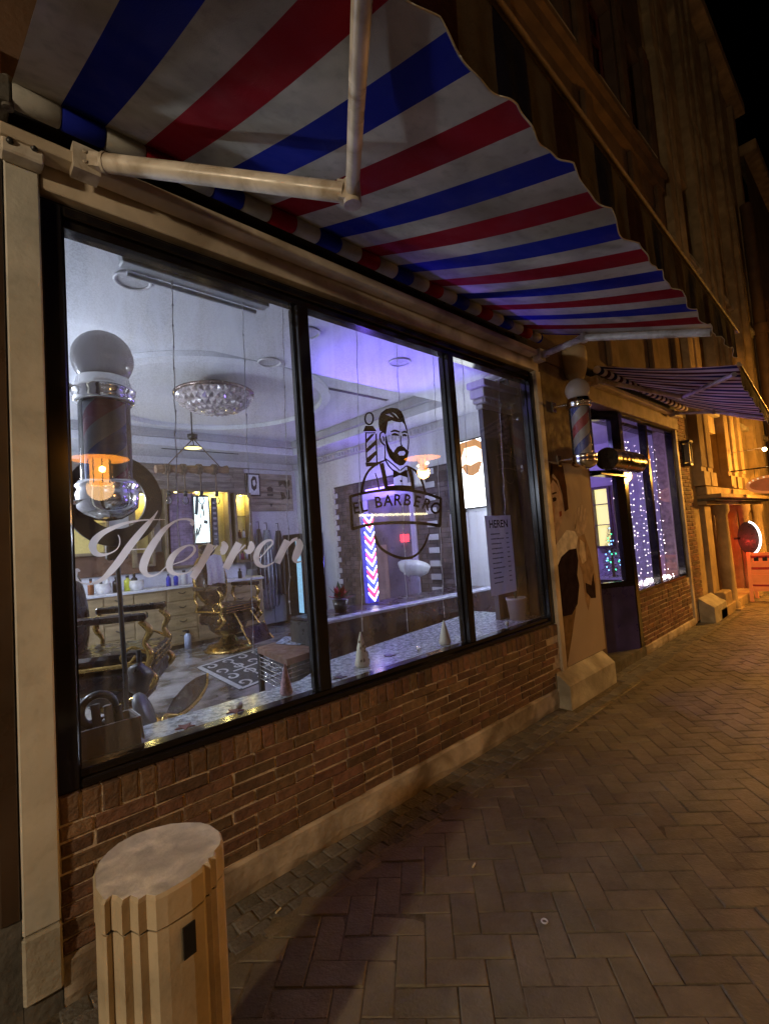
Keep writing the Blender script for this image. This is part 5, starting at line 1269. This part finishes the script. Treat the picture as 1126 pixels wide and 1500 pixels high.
# lit portrait screen
PS = lambda y, z: Vector((XW - .064, y, z))
q0, q1 = at(672, 642, X=XW - .06), at(718, 745, X=XW - .06)
ls = thing('lit_screen', 'blown-out bright portrait screen with a bearded man behind the right pane', 'screen', (XW, (q0.y + q1.y) / 2, 1.5))
ya_, yb2 = 1.02, 1.62
zt2 = at(700, 642, X=XW - .06).z; zb2 = at(700, 742, X=XW - .06).z
mb = MB(); mb.box(XW - .055, XW - .01, ya_ - .02, yb2 + .02, zb2 - .02, zt2 + .02, b=.004); mb.build('case', BLACK, ls)
mb = MB(); mb.box(XW - .062, XW - .0555, ya_, yb2, zb2, zt2); mb.build('display', emis('bright_screen', (.88, .95, 1), 5.5), ls)
SPn = lambda u, v: Vector((XW - .0645, yb2 + (ya_ - yb2) * u, zb2 + (zt2 - zb2) * v))
def sp_print(nm, poly, col, s_, k): 
    flat_print(nm, [poly], lambda u, v: SPn(u, v) - Vector((.0008 * k, 0, 0)), emis('scr_' + nm, col, s_), ls)
sp_print('shirt', [(.1, .0), (.06, .42), (.35, .56), (.75, .58), (1, .45), (1, 0)], (.95, .98, 1), 6, 1)
sp_print('face', [(.30, .62), (.26, .78), (.34, .92), (.62, .95), (.82, .86), (.84, .66), (.70, .52), (.46, .52)], (1, .74, .55), 2.6, 2)
sp_print('hair', [(.26, .76), (.24, .9), (.34, .99), (.7, 1.0), (.88, .92), (.84, .82), (.7, .9), (.42, .9), (.34, .78)], (.55, .25, .08), 1.1, 3)
sp_print('beard', [(.32, .62), (.40, .66), (.55, .62), (.74, .66), (.82, .64), (.72, .50), (.56, .46), (.42, .50)], (.50, .24, .09), 1.1, 3)
sp_print('collar', [(.12, .46), (.30, .60), (.34, .52), (.2, .40)], (.05, .35, .7), 1.5, 4)
mb = MB(); mb.box(XW - .03, XW - .012, .95, 1.70, FZ + .1, zb2 - .05, b=.004); tag(mb.build('wall_panel', WHITE_P), 'plain white wall panel under the bright portrait screen', 'panel')
# dark pillar with crown moulding by the right pane
dp = thing('dark_pillar', 'black advertising pillar with pale logo and white crown moulding', 'pillar', (4.2, .8, FZ))
xa_, xb_, yf_ = 3.57, 4.16, .34
mb = MB(); mb.box(xa_, xb_, yf_, .385, .744, 2.62); mb.build('shaft', mat('pillar_black', (.055, .052, .07), .45, .25, 4), dp)
mb = MB()
for k, (o_, z0, z1) in enumerate(((.015, 2.621, 2.66), (.05, 2.661, 2.70), (.09, 2.701, 2.78), (.13, 2.781, 2.84))): mb.box(xa_ - o_, xb_ + .012, yf_ - o_, .399, z0, z1, b=.005)
x = xa_ - .04
while x < xb_: mb.box(x, x + .05, yf_ - .066, yf_ - .051, 2.663, 2.697); x += .1
mb.build('crown_moulding', mat('moulding_white', (.5, .48, .48), .6, .05, 3), dp)
LPp = lambda u, v: Vector((xa_ + .12 + u * .00052, yf_ - .003, 2.60 - v * .00058))
logo(dp, LPp, mat('pale_print', (.22, .20, .24), .5, .1, 4), (0, 0, 0))
PW = mat('pillar_portrait', (.07, .065, .085), .5, .5, 6)
flat_print('portrait', [[(.05, .0), (.05, .45), (.18, .72), (.22, .9), (.5, 1.0), (.75, .92), (.8, .7), (.95, .5), (.95, 0)]], lambda u, v: Vector((xa_ + .10 + .42 * u, yf_ - .002, 1.62 + .40 * v)), PW, dp)
# potted plant at the right end of the ledge
pp = thing('potted_plant', 'sparse grassy plant in a pale pot at the right end of the ledge', 'plant', (3.6, .27, .745))
q = at(752, 905, Z=.745); q = Vector((3.66, .22, .743))
mb = MB(); mb.lathe([(0, 0), (.065, 0), (.085, .17), (.09, .17), (.09, .19), (.078, .19), (.07, .15), (0, .15)], q, 20); mb.build('pot', mat('pot_grey', (.34, .29, .28), .7, .1, 4), pp)
random.seed(9)
for k in range(16):
    a = random.uniform(0, 6.28); L = random.uniform(.25, .5); le = random.uniform(.15, .8)
    P_ = [q + Vector((0, 0, .15)) + Vector((math.cos(a) * L * le * u ** 1.5, math.sin(a) * L * le * u ** 1.5 * .4, L * u * (1 - .35 * u * le))) for u in (0, .25, .5, .75, 1)]
    side = Vector((-math.sin(a), math.cos(a), 0)) * .007; vs = []
    for i, p in enumerate(P_): k2 = [1, 1.2, 1.1, .7, .08][i]; vs += [p + side * k2, p - side * k2]
    mb = MB(); mb.add(vs, [(2 * i, 2 * i + 1, 2 * i + 3, 2 * i + 2) for i in range(4)]); mb.build('leaf', mat('leaf_dark', (.03, .05, .025), .5), pp)
# poinsettia on the counter
pt = thing('poinsettia', 'red poinsettia in a pot on the reception counter beside the light pole', 'plant', (2.7, 1.2, .93))
q = Vector((2.50, 1.2, .932)); mb = MB(); mb.lathe([(0, 0), (.05, 0), (.07, .1), (0, .1)], q, 16); mb.build('pot', BLACK, pt)
for k in range(46):
    a = random.uniform(0, 6.28); e = random.uniform(.1, 1.2); L = random.uniform(.07, .14); d = Vector((math.cos(a) * math.cos(e), math.sin(a) * math.cos(e), math.sin(e)))
    s_ = d.cross(Vector((0, 0, 1))).normalized() * .022; b0 = q + Vector((0, 0, .1)) + d * .03
    mb = MB(); mb.add([b0, b0 + d * L * .5 + s_, b0 + d * L, b0 + d * L * .5 - s_], [(0, 1, 2, 3)]); mb.build('leaf', mat('leaf_red', (.25, .015, .03), .5) if k % 3 else mat('leaf_green', (.02, .06, .02), .5), pt)

# ------------------------------------------------------------------ ledge ornaments and hanging light strings
def cone_tree(label, px, py, h, r, m_, dots):
    q = at(px, py, Z=.742); q.y = max(.15, min(.38, q.y)); q.x = at(px, py, Y=q.y).x
    t = thing('cone_ornament', label, 'ornament', (q.x, q.y, .742))
    mb = MB(); N = 12; mb.lathe([(0, 0), (r * .8, 0), (r, .012)] + [(r * (1 - i / 10) ** .85 * (1 + .05 * math.sin(i * 9)), .012 + h * .98 * i / 10) for i in range(1, 10)] + [(.004, h)], (q.x, q.y, .742), 20); mb.build('cone', m_, t)
    for k in range(dots):
        u = random.uniform(.1, .75); a = random.uniform(3.4, 6.0); rr = r * (1 - u) ** .85
        mb = MB(); mb.sphere((q.x + rr * math.cos(a), q.y + rr * math.sin(a), .754 + h * u), .007, seg=6, sc=(1, .6, 1.4)); mb.build('dot', ROPE, t)
    mb = MB(); mb.lathe([(0, -.0), (r * .75, 0), (r * .7, .018), (0, .018)], (q.x, q.y, .742), 16); mb.build('foot', IVORY, t)
    return q
qa = cone_tree('ivory cone tree with dark specks under the logo', 531, 976, .21, .048, IVORY, 16)
qb = cone_tree('smaller ivory cone tree with a bow near the second mullion', 652, 944, .17, .045, IVORY, 0)
qc = cone_tree('pink and white cone gnome by the first mullion', 420, 1020, .16, .034, mat('pink_white', (.55, .34, .36), .8, .4, 60), 0)
for (px, py), lb, m_ in (((352, 1046), 'small white bauble on a red leaf on the ledge', IVORY), ((613, 951), 'silver bauble on the ledge between the cone trees', CHROME), ((743, 926), 'small pale bauble near the potted plant', IVORY)):
    q = at(px, py, Z=.755); q.y = max(.15, min(.38, q.y)); q.x = at(px, py, Y=q.y).x
    mb = MB(); mb.sphere((q.x, q.y, .742 + .017), .017, seg=12); tag(mb.build('bauble', m_), lb, 'ornament')
for (px, py), lb, m_ in (((345, 1051), 'dull red felt star lying on the left ledge', mat('felt_red', (.16, .05, .05), .9)), ((272, 1083), 'dark red felt star by the left window corner', MATS.get('felt_red') or mat('felt_red', (.16, .05, .05), .9)), ((570, 960), 'dark crumpled star beside the larger ivory cone', BLACK), ((497, 992), 'small dark star in the corner of the middle pane', BLACK)):
    q = at(px, py, Z=.745); q.y = max(.14, min(.38, q.y)); q.x = at(px, py, Y=q.y).x
    mb = MB(); mb.prism([(q.x + (.045 if i % 2 else .02) * math.cos(i * PI / 5), q.y + (.045 if i % 2 else .02) * math.sin(i * PI / 5)) for i in range(10)], .7425, .747); tag(mb.build('felt_star', m_), lb, 'ornament')
random.seed(21)
strs = [(255, 262, 815, 'leftmost hanging light wire, left of the crystal lamp'), (357, 372, 955, 'hanging light wire at the right edge of the crystal lamp'), (415, 425, 900, 'light wire left of the first mullion'), (521, 531, 925, 'light wire ending at the speckled ivory cone'), (578, 597, 925, 'light wire through the logo face, ending bent on the ledge'), (630, 650, 905, 'light wire ending at the smaller ivory cone'), (672, 690, 860, 'light wire right of the second mullion'), (722, 742, 800, 'light wire in front of the black pillar')]
for xt, xb, yb3, lb in strs:
    top = at(xt, 470, Y=.20); bx_ = at(xb, yb3, Y=.20); zb3 = bx_.z
    t = thing('light_wire', lb, 'string light', (top.x, .2, zb3)); P_ = []
    n = 26
    for i in range(n + 1):
        u = i / n; amp = .0015 + .003 * u
        P_.append((top.x + (bx_.x - top.x) * u + amp * math.sin(i * 1.7 + xt), .2 + amp * math.cos(i * 2.1), 2.88 + (zb3 - 2.88) * u))
    mb = MB(); mb.tube(P_, .0022, 5); mb.build('wire', WIRE, t)
    mb = MB()
    for i in range(1, n, 2): mb.sphere(P_[i], .005, seg=6, sc=(1, 1, 1.8))
    mb.build('bulbs', mat('bulb_clear', (.6, .6, .65), .2), t, kind='stuff')
# ------------------------------------------------------------------ second room behind the door and second window
for nm, bx in (('annex_floor', (4.81, 8.4, .6, 4.0, .0, .10)), ('annex_ceiling', (4.81, 8.4, .46, 4.0, 2.9, 3.0)), ('annex_back_wall', (4.81, 8.4, 4.0, 4.1, .1, 2.9)), ('annex_right_wall', (8.35, 8.45, .46, 4.0, .1, 2.9))):
    mb = MB(); mb.box(*bx); struct(mb, nm, WHITE_P if 'floor' not in nm else FLOOR)
mb = MB(); mb.box(5.84, 7.8, .101, .5, .60, .70); tag(mb.build('window_ledge', WHITE_P), 'white ledge inside the second window', 'ledge')
random.seed(12)
lamp('annex_lamp', 'POINT', (6.3, 1.9, 2.5), 70, (.42, .25, 1), .1)
lamp('annex_lamp_b', 'POINT', (5.4, 1.6, 2.6), 4, (.4, .35, 1), .08)
# glowing niche seen through the door
for x0, x1, lb in ((1.20, 1.44, 'bright yellow niche seen through the shop door glass'), (1.04, 1.10, 'narrow yellow niche seen through the shop door glass')):
    t = thing('lit_niche', lb, 'shelf unit', (x0, 3.95, 1.2))
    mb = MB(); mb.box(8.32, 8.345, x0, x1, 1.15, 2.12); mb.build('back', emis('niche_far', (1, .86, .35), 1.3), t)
    mb = MB(); mb.box(8.22, 8.345, x0 - .04, x0, 1.11, 2.16); mb.box(8.22, 8.345, x1, x1 + .04, 1.11, 2.16); mb.box(8.22, 8.345, x0, x1, 2.12, 2.16); mb.box(8.22, 8.345, x0, x1, 1.11, 1.15); mb.build('surround', mat('plum_wood', (.10, .07, .11), .6), t)
    for z in (1.5, 1.85): mb = MB(); mb.box(8.24, 8.319, x0, x1, z, z + .015); mb.build('shelf', mat('plum_wood', (.1, .07, .11)), t)
xt_ = thing('christmas_tree', 'small dark christmas tree with green and blue lights behind the door glass', 'tree', (6.35, 1.9, .8))
mb = MB(); tx, ty = 7.2, .80
for k in range(900):
    u = random.random() ** .7; z = .75 + .75 * (1 - u); a = random.uniform(0, 6.28); r = .17 * u * random.uniform(.5, 1.05)
    p = Vector((tx + r * math.cos(a), ty + r * math.sin(a), z)); d = Vector((math.cos(a), math.sin(a), random.uniform(-.5, .3))) * .045; s_ = Vector((-math.sin(a), math.cos(a), random.uniform(-.4, .4))) * .008
    mb.add([p - s_, p + d, p + s_], [(0, 1, 2)])
mb.build('crown', mat('fir_green', (.015, .04, .02), .7), xt_)
mb = MB(); mb.tube([(tx, ty, .45), (tx, ty, 1.3)], [.03, .01], 8); mb.build('trunk', ROPE, xt_)
for cname, c_, n_ in (('green', (.05, 1, .3), 10), ('blue', (.2, .5, 1), 14)):
    for k in range(n_):
        u = random.random(); z = .8 + .65 * (1 - u); a = random.uniform(2.5, 4.6); r = .17 * u
        mb = MB(); mb.sphere((tx + r * math.cos(a), ty + r * math.sin(a), z), .010, seg=6); mb.build('light_bulb', emis('bulb_' + cname, c_, 6), xt_)
ds = thing('desk', 'low dark desk with pale edge lights behind the door glass', 'desk', (6.2, 1.4, .1))
mb = MB(); mb.box(7.0, 7.4, .62, 1.0, .101, .72); mb.build('body', mat('desk_brown', (.06, .04, .05), .4), ds)
mb = MB(); mb.box(6.98, 7.42, .60, 1.02, .721, .74); mb.build('top', LTOP, ds)
# fairy-light curtain in the second window
FB = emis('fairy_bulb', (1, .82, .74), 24)
k = 0
for x in (5.95, 6.05, 6.18, 6.33, 6.48, 6.58, 6.82, 6.93, 7.03, 7.14, 7.24, 7.35, 7.48, 7.60):
    k += 1
    dense = x > 6.3
    t = thing('fairy_light_string', 'strand of tiny lights, ' + (['first', 'second', 'third', 'fourth', 'fifth', 'sixth', 'seventh', 'eighth'][(k - 1) if k <= 6 else (k - 7)] + ' from left in ' + ('left' if k <= 6 else 'right') + ' pane of second window'), 'string light', (x, .22, .72), 'fairy light strands hanging in the second window')
    P_ = [(x + .01 * math.sin(i * 1.3 + k), .22 + .008 * math.cos(i), 2.70 - 1.95 * i / 24) for i in range(25)]
    mb = MB(); mb.tube(P_, .0018, 4); mb.build('wire', WIRE, t)
    mb = MB()
    for i in range(2, 25, 1 if dense else 3):
        p = P_[i]
        if random.random() < .8: mb.sphere((p[0] + random.uniform(-.015, .015), p[1] - .01, p[2] + random.uniform(-.03, .03)), random.uniform(.0026, .0048), seg=6)
    mb.build('bulbs', FB, t, kind='stuff')
t = thing('fairy_light_heap', 'heap of tiny lit bulbs along the ledge of the second window', 'string light', (6.8, .2, .70))
mb = MB()
for i in range(150): mb.sphere((random.uniform(5.9, 7.65), random.uniform(.13, .3), .705 + random.random() * .035), random.uniform(.003, .006), seg=6)
mb.build('bulbs', FB, t, kind='stuff')
mb = MB(); mb.tube([(5.9 + 1.75 * i / 40, .22 + .04 * math.sin(i * 1.9), .708 + .01 * math.sin(i)) for i in range(41)], .002, 4); mb.build('wire', WIRE, t)

# wall lantern on the pier
wlt = thing('wall_lantern', 'small unlit black box lantern on the brick pier', 'wall lamp', (8.12, -.06, 2.4))
mb = MB(); mb.box(8.02, 8.20, -.13, -.012, 2.62, 2.66, b=.006); mb.box(8.04, 8.18, -.11, -.012, 2.28, 2.32, b=.006); mb.build('cap', BLACK, wlt)
mb = MB()
for x in (8.045, 8.165): mb.box(x, x + .012, -.11, -.098, 2.321, 2.619)
mb.box(8.05, 8.17, -.03, -.012, 2.321, 2.619); mb.build('cage', BLACK, wlt)
mb = MB(); mb.box(8.058, 8.164, -.096, -.035, 2.34, 2.60); mb.build('glass_body', mat('frosted', (.14, .13, .11), .4), wlt)

# ------------------------------------------------------------------ classical building beyond
cbd = thing('classical_building', 'ochre classical building with fluted pilasters, entablature and doorway beyond the shop', 'building', (11, 0, 0))
holes2 = []
for a, b in ((9.6, 10.4), (11.9, 12.8), (14.3, 15.3)):
    holes2 += [(a, b, 3.4, 5.2), (a, b, 6.1, 7.7)]
upper_wall(8.37, 16.5, 1.95, 12.6, .02, [(9.55, 10.35, 2.0, 3.0)] + holes2, ORSTONE, cbd, 'wall')
for h in holes2: up_window(*h, .02, cbd)
mb = MB(); mb.box(8.37, 16.5, .30, .5, 0, 12.6); mb.build('backing_wall', ORSTONE, cbd)
for a_ in ((8.80, 9.15, -.04, 1.70), (10.95, 11.3, -.04, 1.70), (13.2, 13.7, -.04, 1.95), (8.37, 8.8, .02, 1.95), (13.7, 16.5, .02, 1.95)):
    mb = MB(); mb.box(a_[0], a_[1], a_[2], .3, 0, a_[3]); mb.build('ground_pier', ORSTONE, cbd)
for i, x in enumerate((8.75, 9.15, 10.5, 11.0, 11.6, 13.1, 14.0, 15.7)):
    mb = MB(); N = 7; w_ = .28
    mb.box(x - w_ / 2, x + w_ / 2, -.10, .019, 2.02, 12.4)
    for k in range(N):
        xx = x - w_ / 2 + w_ * (k + .5) / N; mb.tube([(xx, -.105, 2.3), (xx, -.105, 9.2)], w_ / N * .36, 6, caps=False)
    mb.box(x - w_ / 2 - .03, x + w_ / 2 + .03, -.14, .018, 2.0, 2.22); mb.build('fluted_pilaster', ORSTONE, cbd)
for k, (o, z0, z1) in enumerate(((.10, 1.70, 1.76), (.22, 1.761, 1.80), (.30, 1.801, 1.86), (.12, 1.861, 1.99))):
    mb = MB(); mb.box(8.70, 13.15, -o, .25, z0, z1, b=.006); mb.build('entablature', ORSTONE if k != 1 else STONE_D, cbd)
for x in (9.4, 11.05, 12.3):
    mb = MB(); mb.lathe([(.13, 0), (.13, .08), (.10, .11), (.095, .9), (.085, 1.5), (.12, 1.58), (.12, 1.68)], (x, -.12, .02), 20); mb.box(x - .15, x + .15, -.27, .03, -.02, .02); mb.build('column', ORSTONE, cbd)
mb = MB(); mb.box(9.62, 9.80, .02, .28, .02, 1.69); mb.box(8.752, 9.2, -.19, -.05, .0, .34, b=.02); mb.box(8.4, 13.1, -.20, .29, -.02, .14, b=.01); mb.build('plinth_step', ORSTONE, cbd)
mb = MB(); mb.box(10.0, 10.9, .22, .28, .15, 1.68); mb.build('door', mat('door_terracotta', (.30, .10, .05), .6, .2, 4), cbd)
mb = MB(); mb.box(10.45, 10.62, .20, .215, .75, 1.25, b=.006); mb.build('red_light', emis('red_glow', (1, .03, .02), 5), cbd)
lamp('red_lamp', 'POINT', (10.3, -.12, 1.0), 7.0, (1, .05, .03), .05)
mb = MB(); mb.box(8.37, 16.5, -.25, .3, 12.6, 12.9); mb.build('cornice', ORSTONE, cbd)
dpz = thing('drainpipe', 'thick round brown downpipe with a collar on the far facade', 'pipe', (15.2, -.15, 0))
mb = MB(); mb.tube([(15.2, -.18, 2.1), (15.2, -.18, 9.4)], .13, 14); mb.build('pipe', mat('pipe_brown', (.10, .06, .035), .5, .2, 4), dpz)
mb = MB(); mb.tube([(15.2, -.18, 6.0), (15.2, -.18, 6.25)], .17, 14); mb.build('collar', mat('pipe_brown', (.10, .06, .035)), dpz)
# far houses
for i, (x0, x1, h_, y_, lb, m_) in enumerate(((16.52, 22, 11.5, -.1, 'dim brown gabled house further down the street', UPBRICK), (22.02, 30, 12.5, -.6, 'tall dim house at the bend of the street', ORSTONE), (30.02, 45, 8.5, -6.5, 'far dark house closing the street', UPBRICK))):
    hb = thing('town_house', lb, 'building', (x0, y_, 0)); hs_ = []
    x = x0 + .6
    while x + 1.1 < x1:
        for z in (.9, 3.6, 6.0): hs_.append((x, x + 1.1, z, z + 1.6))
        x += 1.9
    upper_wall(x0, x1, 0, h_, y_, hs_, m_, hb, 'wall')
    for q in hs_: up_window(*q, y_, hb)
    mb = MB(); mb.box(x0, x1, y_ + .25, y_ + 4, 0, h_); mb.build('backing_wall', BLACK, hb)
    mb = MB(); mb.box(x0, x1, y_ - .3, y_ + .2, h_, h_ + .3); mb.build('cornice', ORSTONE, hb)
# oval hanging sign, wire lamp, lit arc sign
ov = thing('oval_sign', 'oval orange hanging shop sign on an iron arm', 'sign', (10.5, -.5, 1.95))
cx_, cy_, cz_ = 10.5, -.66, 2.0
def disc(mb, a, b, x0, x1, n=32):
    vs = [(x, cy_ + a * math.cos(2 * PI * i / n), cz_ + b * math.sin(2 * PI * i / n)) for x in (x0, x1) for i in range(n)]
    mb.add(vs, [tuple(range(n))[::-1], tuple(range(n, 2 * n))] + [(i, (i + 1) % n, n + (i + 1) % n, n + i) for i in range(n)])
mb = MB(); disc(mb, .36, .16, 10.49, 10.52); mb.build('rim', mat('sign_rim', (.55, .25, .08), .5, emit=(1, .35, .08), estr=.35), ov)
mb = MB(); disc(mb, .30, .115, 10.483, 10.4895); mb.build('face', mat('sign_face', (.35, .13, .06), .5, emit=(1, .30, .08), estr=.12), ov)
for k in range(9):
    a = PI * .15 + k * PI * .7 / 8; mb = MB(); y, z = cy_ - .33 * math.cos(a), cz_ + .137 * math.sin(a); mb.box(10.484, 10.4885, y - .012, y + .012, z - .012, z + .012); mb.build('sign_mark', emis('sign_letter', (1, .75, .4), .8), ov)
mb = MB(); mb.tube([(10.49, .02, 2.30), (10.49, -1.1, 2.30)], .012, 6); mb.tube([(10.49, -.45, 2.3), (10.49, -.45, 2.15)], .006, 4); mb.tube([(10.49, -.85, 2.3), (10.49, -.85, 2.15)], .006, 4); mb.build('arm', BLACK, ov)
bb = thing('bare_bulb', 'small glowing bulb on a thin wire arm above the oval sign', 'lamp', (10.6, -.7, 2.6))
q = at(1119, 658, X=10.6); mb = MB(); mb.sphere(q, .035, seg=12); mb.build('bulb', emis('bulb_warm', (1, .72, .35), 14), bb)
mb = MB(); mb.tube([(10.6, .02, q.z + .02), (q.x, q.y, q.z + .03)], .006, 5); mb.build('wire_arm', WIRE, bb); lamp('bulb_lamp', 'POINT', (q.x, q.y, q.z - .06), 5, WARM, .03)
ns = thing('arc_light_sign', 'round black sign with a glowing white rim arc above the board', 'sign', (10.8, -.3, 1.1))
qn = at(1098, 788, X=10.8)
mb = MB(); n = 32; vs = [(x, qn.y + .02 + .17 * math.cos(2 * PI * i / n), qn.z + .30 * math.sin(2 * PI * i / n)) for x in (10.80, 10.84) for i in range(n)]
mb.add(vs, [tuple(range(n))[::-1], tuple(range(n, 2 * n))] + [(i, (i + 1) % n, n + (i + 1) % n, n + i) for i in range(n)]); mb.build('disc', BLACK, ns)
mb = MB(); mb.tube([(10.79, qn.y + .02 - .17 * math.cos(a), qn.z + .30 * math.sin(a)) for a in [-1.3 + 2.7 * i / 16 for i in range(17)]], .017, 8); mb.build('lit_rim', emis('arc_white', (1, .98, .85), 4), ns)
mb = MB(); mb.box(10.80, 10.84, qn.y + .15, .02, qn.z - .02, qn.z + .02); mb.build('bracket', BLACK, ns)
lamp('arc_lamp', 'POINT', (10.65, qn.y - .2, qn.z), 1.5, (1, .95, .8), .05)
# A-frame board
af = thing('pavement_board', 'wooden A-frame board with red bands and painted-in orange glow on the pavement', 'sign', (10.4, -.4, 0))
OR = mat('board_orange_glow', (.55, .20, .06), .5, .15, 5, emit=(1, .22, .04), estr=.30); RD = mat('board_red_glow', (.30, .03, .02), .5, emit=(1, .05, .02), estr=.08)  # wood and bands glow by themselves, orange light put into the materials
y0, y1 = -.24, -1.05; xq = 10.3
for y in (y0, y1):
    mb = MB(); mb.bar((xq, y, -.01), (xq + .12, y, .84), .05, .035, (1, 0, 0)); mb.build('post', OR, af)
    mb = MB(); mb.bar((xq + .45, y, -.01), (xq + .16, y, .83), .05, .035, (1, 0, 0)); mb.build('rear_post', OR, af)
for z, h_, m_ in ((.80, .05, OR), (.62, .10, OR), (.56, .04, RD), (.48, .03, OR), (.38, .15, OR), (.27, .03, RD), (.20, .05, OR)):
    xx = xq + .12 * z / .84; mb = MB(); mb.box(xx + .005, xx + .022, y1 + .026, y0 - .026, z - h_ / 2, z + h_ / 2); mb.build('rail', m_, af)
mb = MB(); mb.box(xq + .115, xq + .125, y1 + .026, y0 - .026, .66, .78); mb.build('panel', RD, af)
mb = MB(); mb.extr([(xq + .045, y0 - .03, .22), (xq + .045, y1 + .03, .22), (xq + .128, y1 + .03, .83), (xq + .128, y0 - .03, .83)], (.012, 0, 0)); mb.build('board', OR, af)
for k in range(6):
    mb = MB(); y = y0 - .10 - k * .12; mb.box(xq + .108, xq + .1145, y - .035, y + .03, .685, .75); mb.box(xq + .108, xq + .1145, y - .03, y - .01, .7505, .762); mb.build('character', BLACK, af)

# ------------------------------------------------------------------ street lamps and the other side of the street
def street_lantern(label, x, y, z, power, sz=.36, col=WARM, facing=1):
    t = thing('street_lantern', label, 'street lamp', (x, y, 0), 'hat-shaped orange street lanterns')
    mb = MB(); mb.tube([(x, y - .45, 0), (x, y - .45, z + .75), (x, y - .35, z + .9), (x, y, z + .92), (x, y, z + .30)], .03, 8); mb.build('post', BLACK, t)
    mb = MB(); mb.lathe([(.03, .31), (.10, .27), (sz, .172), (sz, .166), (.03, .29)], (x, y, z), 32); ht = mb.build('hat', mat('hat_top', (.05, .04, .03), .5), t)
    mb = MB(); mb.lathe([(sz * .99, .163), (.12, .175), (.10, .16)], (x, y, z), 32); mb.build('reflector', emis('lantern_hat', (1, .33, .02), 11.0), ht)
    mb = MB(); mb.lathe([(.10, .16), (.10, -.12), (.11, -.13), (0, -.14)], (x, y, z), 20)
    for k in range(8):
        a = 2 * PI * k / 8; mb.tube([(x + .115 * math.cos(a), y + .115 * math.sin(a), z - .12), (x + .115 * math.cos(a), y + .115 * math.sin(a), z + .16)], .006, 4, 1)
    mb.build('lantern_glass', [emis('lantern_glow', (1, .38, .05), 14), BLACK], t)
    mb = MB(); mb.sphere((x, y - .12, z), .045, seg=10, sc=(1.3, 1, 1)); mb.sphere((x, y + .125, z + .03), .035, seg=10); mb.build('bulb', emis('lantern_bulb', (1, .62, .2), 120), t)
    lamp('lantern_lamp', 'POINT', (x, y, z - .17), power, col, .14)
street_lantern('street lantern across from the left pane, behind the viewer', 1.35, -3.9, 2.50, 9, sz=.31)
street_lantern('street lantern across from the doorway', 8.0, -4.95, 3.14, 70, col=(1, .50, .16), sz=.42)
street_lantern('street lantern further along near the classical building', 10.9, -1.75, 2.7, 800, col=(1, .44, .06), sz=.45)
street_lantern('street lantern on the left down the street', -4.0, -2.3, 2.9, 640, col=(1, .80, .54))
tl_ = thing('tall_street_lamp', 'tall street lamp high above the far side of the street', 'street lamp', (3.0, -6.0, 0))
mb = MB(); mb.tube([(3.0, -6.5, 0), (3.0, -6.5, 9), (3.0, -5.6, 9.2)], .06, 8); mb.build('pole', BLACK, tl_)
mb = MB(); mb.box(2.85, 3.15, -5.7, -5.1, 9.12, 9.22, b=.02); mb.build('head', BLACK, tl_)
lamp('tall_lamp', 'SPOT', (3.0, -5.4, 9.08), 1000, (1, .58, .20), .14, aim=(6.8, -3.1, 0), spot=58)
op = thing('opposite_shopfront', 'shopfront across the street with a long lit strip and a red sign', 'building', (6, -9, 0))
mb = MB(); mb.box(-6, 24, -9.5, -9.0, 0, 8); mb.build('wall', mat('opposite_wall', (.14, .09, .06), .9, .3, 1.5), op)
for x0, x1 in ((2.0, 4.5), (9.2, 12.0), (13.0, 16.0)):
    mb = MB(); mb.box(x0, x1, -8.99, -8.97, .6, 2.4); mb.build('shop_window', emis('opp_window', (.55, .45, .30), .10), op)
mb = MB(); mb.box(9.4, 12.4, -8.96, -8.85, 2.30, 2.37); mb.build('light_strip', emis('strip', (.9, .8, .45), 16), op)
mb = MB(); mb.box(11.1, 11.45, -8.96, -8.9, 1.42, 1.67); mb.build('red_sign', emis('sign_red', (1, .04, .06), 26), op)
print('objects', len(bpy.data.objects), 'tris', sum(len(p.vertices) - 2 for o in bpy.data.objects if o.type == 'MESH' for p in o.data.polygons))
